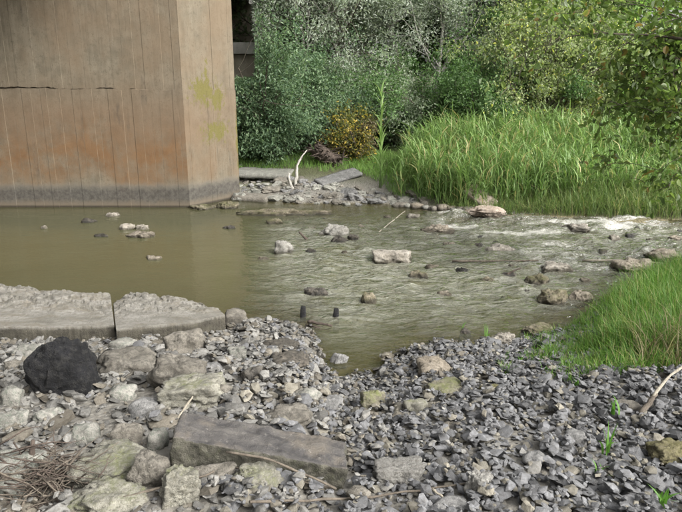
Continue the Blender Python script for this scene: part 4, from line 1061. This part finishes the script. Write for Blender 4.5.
field('dry_scrub', 'brown dry stems and leaves at the right edge of the grass', 'scrub', 'brownleaf', [(v, f, np.repeat(r.random(len(pd)), k))])

# ------------------------------------------------------------------ driftwood, sticks, small plants
def stick(label, pts, r0, r1, mat='stick', amp=.01, n=10, name='stick', cat='stick', sides=7, lift=None, group=None):
    w = np.array(pts, float); s = np.linspace(0, 1, len(w)); t = np.linspace(0, 1, n)
    p = np.column_stack([np.interp(t, s, w[:, k]) for k in range(3)]); p[1:-1] = (p[:-2] + p[1:-1] * 2 + p[2:]) / 4; p[1:-1] += rng.normal(size=(n - 2, 3)) * amp * .6
    Vt, Ft = tube(p, np.linspace(r0, r1, n) * (1 + .12 * rng.normal(size=n)), sides); loc = p[0]
    return tag(obj(name, mesh_np(name, Vt - loc, Ft, True), M[mat], None, tuple(loc)), label, cat, group)
stick('straw coloured stick leaning beside the mossy pale block', [HG(178, 424) + [0, 0, .03], PY(198, 400, HG(190, 408)[1] + .02) + [0, 0, .06]], .007, .005, 'palestick', .002)
stick('long curved root running from the bottom edge to under the dark slab', [HG(118, 511) + [0, 0, .05], HG(165, 499) + [0, 0, .06], HG(205, 486) + [0, 0, .05], HG(236, 469) + [0, 0, .03]], .006, .004, 'stick', .006)
yf = HG(300, 478)[1]
stick('thin stick slanting across the front of the dark slab', [PY(226, 452, yf - .10), PY(262, 457, yf - .11), PY(300, 472, yf - .12), PY(336, 489, yf - .10)], .005, .006, 'stick', .004)
stick('second thin stick lower along the front of the dark slab', [PY(222, 466, yf - .05), PY(270, 473, yf - .08), PY(330, 488, yf - .09)], .005, .004, 'stick', .004)
stick('long thin stick lying across the gravel along the bottom edge', [HG(250, 509) + [0, 0, .03], HG(330, 506) + [0, 0, .03], HG(400, 500) + [0, 0, .03], HG(470, 489) + [0, 0, .03]], .006, .004, 'stick', .006, 14)
stick('short pale stick near the conglomerate lump at the bottom edge', [HG(432, 496) + [0, 0, .03], HG(452, 509) + [0, 0, .02]], .006, .005, 'palestick', .003)
stick('long thin stick floating across the stream, its left piece', [P(452, 263.5) + [0, 0, .035], P(496, 264.5) + [0, 0, .045], P(538, 263.5) + [0, 0, .04]], .015, .010, 'stick', .004)
stick('thin pole floating at right from midstream to the tan boulder', [P(582, 262) + [0, 0, .02], P(625, 265) + [0, 0, .06], P(676, 270) + [0, 0, .07]], .014, .010, 'palestick', .004)
stick('thin diagonal twig standing in the water right of the white slab', [P(378, 232) - [0, 0, .02], P(380, 231) + [0, 0, .0], P(405, 211) + [0, 0, .0]], .012, .007, 'palestick', .004)
stick('short stick lodged on a low dark rock in midstream', [P(506, 277) + [0, 0, .03], PY(521, 268, P(506, 277)[1])], .014, .008, 'rootwood', .003)
stick('short dark stick floating below the two pegs', [P(308, 322.5) + [0, 0, .01], P(332, 327) + [0, 0, .012]], .018, .010, 'rootwood', .004)
stick('smaller dark stick just left of the floating stick below the pegs', [P(306, 325) + [0, 0, .004], P(320, 328.5) + [0, 0, .004]], .010, .008, 'rootwood', .003)
stick('dark branch stub left of the white slab in midstream', [P(308, 239) - [0, 0, .02], PY(299, 232, P(308, 239)[1])], .022, .012, 'rootwood', .003)
for px, py, lb in ((303, 316, 'left one of two dark wooden pegs sticking out of the water'), (336, 318, 'right one of two dark wooden pegs sticking out of the water')):
    p = P(px, py); V, Fc = tube([p - [0, 0, .25], p + [0, 0, .03], p + [.004, 0, .095]], [.030, .029, .024], 10)
    tag(obj('wooden_peg', mesh_np('wooden_peg', V - (p - [0, 0, .25]), Fc, True), M['black'], None, tuple(p - [0, 0, .25])), lb, 'wooden peg', 'pegs in the water')
# white driftwood on the far bank
b0 = G(290, 186)
stick('bleached bare branch with a bent tip rising from the far rubble', [PY(295, 186, b0[1]), PY(297, 172, b0[1] + .05), PY(298, 163, b0[1] + .12), PY(307, 150, b0[1] + .2)], .042, .012, 'driftwood', .014, 14, 'driftwood', 'driftwood')
stick('short bleached branch leaning on the far rubble left of the bent one', [PY(293, 190, b0[1] - .15), PY(289, 180, b0[1] - .1), PY(289, 173, b0[1] - .05)], .036, .020, 'driftwood', .010, 8, 'driftwood', 'driftwood')
# uprooted root plate
rc = G(328, 167); rc = rc + np.array([0, .15, .0]); mb = MB(); rr = np.random.default_rng(12)
root = tag(empty('root_stump', tuple(rc)), 'dark uprooted tree root plate lying on the far bank', 'tree root')
pa, pb = PY(313, 147, rc[1]), PY(341, 166, rc[1])
Vt, Ft = tube(wander(pa, pb, 8, .02, rr), [.12, .16, .17, .16, .15, .14, .12, .08], 10); obj('log', mesh_np('log', Vt - rc, Ft, True), M['rootwood'], root)
for k in range(120):
    t = rr.random(); p = pa * (1 - t) + pb * t + rr.normal(size=3) * .05; d = rr.normal(size=3); d[2] = abs(d[2]) * .3 - .2; d[1] -= .5; d = unit(d) * rr.uniform(.15, .38)
    mb.add(*tube(wander(p, p + d, 5, .03, rr), np.linspace(.022, .004, 5), 5))
Vt, Ft = mb.get(); obj('root_tangle', mesh_np('root_tangle', Vt - rc, Ft, True), M['rootwood'], root)
# twig heap bottom left
hc = G(38, 498); root = tag(empty('twig_heap', tuple(hc)), 'tangled heap of dry twigs in the bottom left corner', 'twig heap'); rr = np.random.default_rng(5)
for k in range(210):
    c = hc + np.array([rr.normal() * .10, rr.normal() * .07 + .02, abs(rr.normal()) * .06 + .03]); a = rr.normal(loc=.3, scale=1.1); L = rr.uniform(.10, .34); 
    d = np.array([math.cos(a), math.sin(a) * .7, rr.normal() * .35]) * L / 2
    Vt, Ft = tube(wander(c - d, c + d, 5, .016, rr), np.linspace(rr.uniform(.0018, .0052), .0012, 5), 5)
    obj('twig', mesh_np('twig', Vt - hc, Ft, True), M['stick' if rr.random() < .6 else 'rootwood'], root)
p = PY(34, 476, hc[1] + .06); Vt, Ft = tube([p, PY(32, 452, hc[1] + .07), PY(33, 440, hc[1] + .08)], [.016, .013, .007], 8); obj('upright_stub', mesh_np('upright_stub', Vt - hc, Ft, True), M['rootwood'], root)
# dead branch at the right edge
d0 = HG(646, 408)
stick('dead pale branch curving up at the right edge by the grass', [d0, PY(656, 392, d0[1] + .05), PY(668, 377, d0[1] + .12), PY(684, 366, d0[1] + .2), PY(700, 360, d0[1] + .3)], .009, .006, 'palestick', .003, 12, 'dead_branch', 'branch')
stick('thick brown stub at the foot of the dead branch', [HG(640, 416), PY(650, 402, d0[1] + .02), PY(656, 394, d0[1] + .05)], .016, .012, 'stick', .004, 8, 'branch_stub', 'branch')
# sprouts in the gravel
def sprout(label, px, py, h, n, seed, kind='sprout'):
    b = HG(px, py); rr = np.random.default_rng(seed); root = tag(empty('sprout', tuple(b)), label, 'sprout', 'green sprouts on the near bank')
    for j in range(n):
        p = np.array([[rr.normal() * .012, rr.normal() * .012, 0.0]]); v, f, k = blades(1, p, np.array([h * rr.uniform(.5, 1.1)]), np.array([.014]), np.array([rr.uniform(.1, .9)]), rr, 4)
        obj('leaf', mesh_np('leaf', v, f, True, {'rnd': ('FLOAT', np.full(len(v), rr.random()))}), M['sprout'], root)
for a in [('upright green sprout in the right gravel', 607, 455, .16, 7), ('spreading green sprout below the upright one', 596, 478, .09, 9), ('green tuft in the right gravel near the grass', 612, 414, .10, 9), ('green tuft at the bottom right below the yellow mossy rock', 662, 506, .12, 10), ('green stalk in the shallows above the gravel', 486, 338, .22, 4), ('pale green tuft between gravel and grass', 545, 372, .10, 9), ('small tuft left of the pale tuft by the gravel', 520, 362, .08, 7), ('thin stalk in the shallows beside a small dark rock', 462, 330, .12, 3), ('tuft in the stones near the grass foot', 575, 388, .10, 10)]:
    sprout(*a, seed=int(a[1]))
print('leaves', NL, 'stones', len(SN))
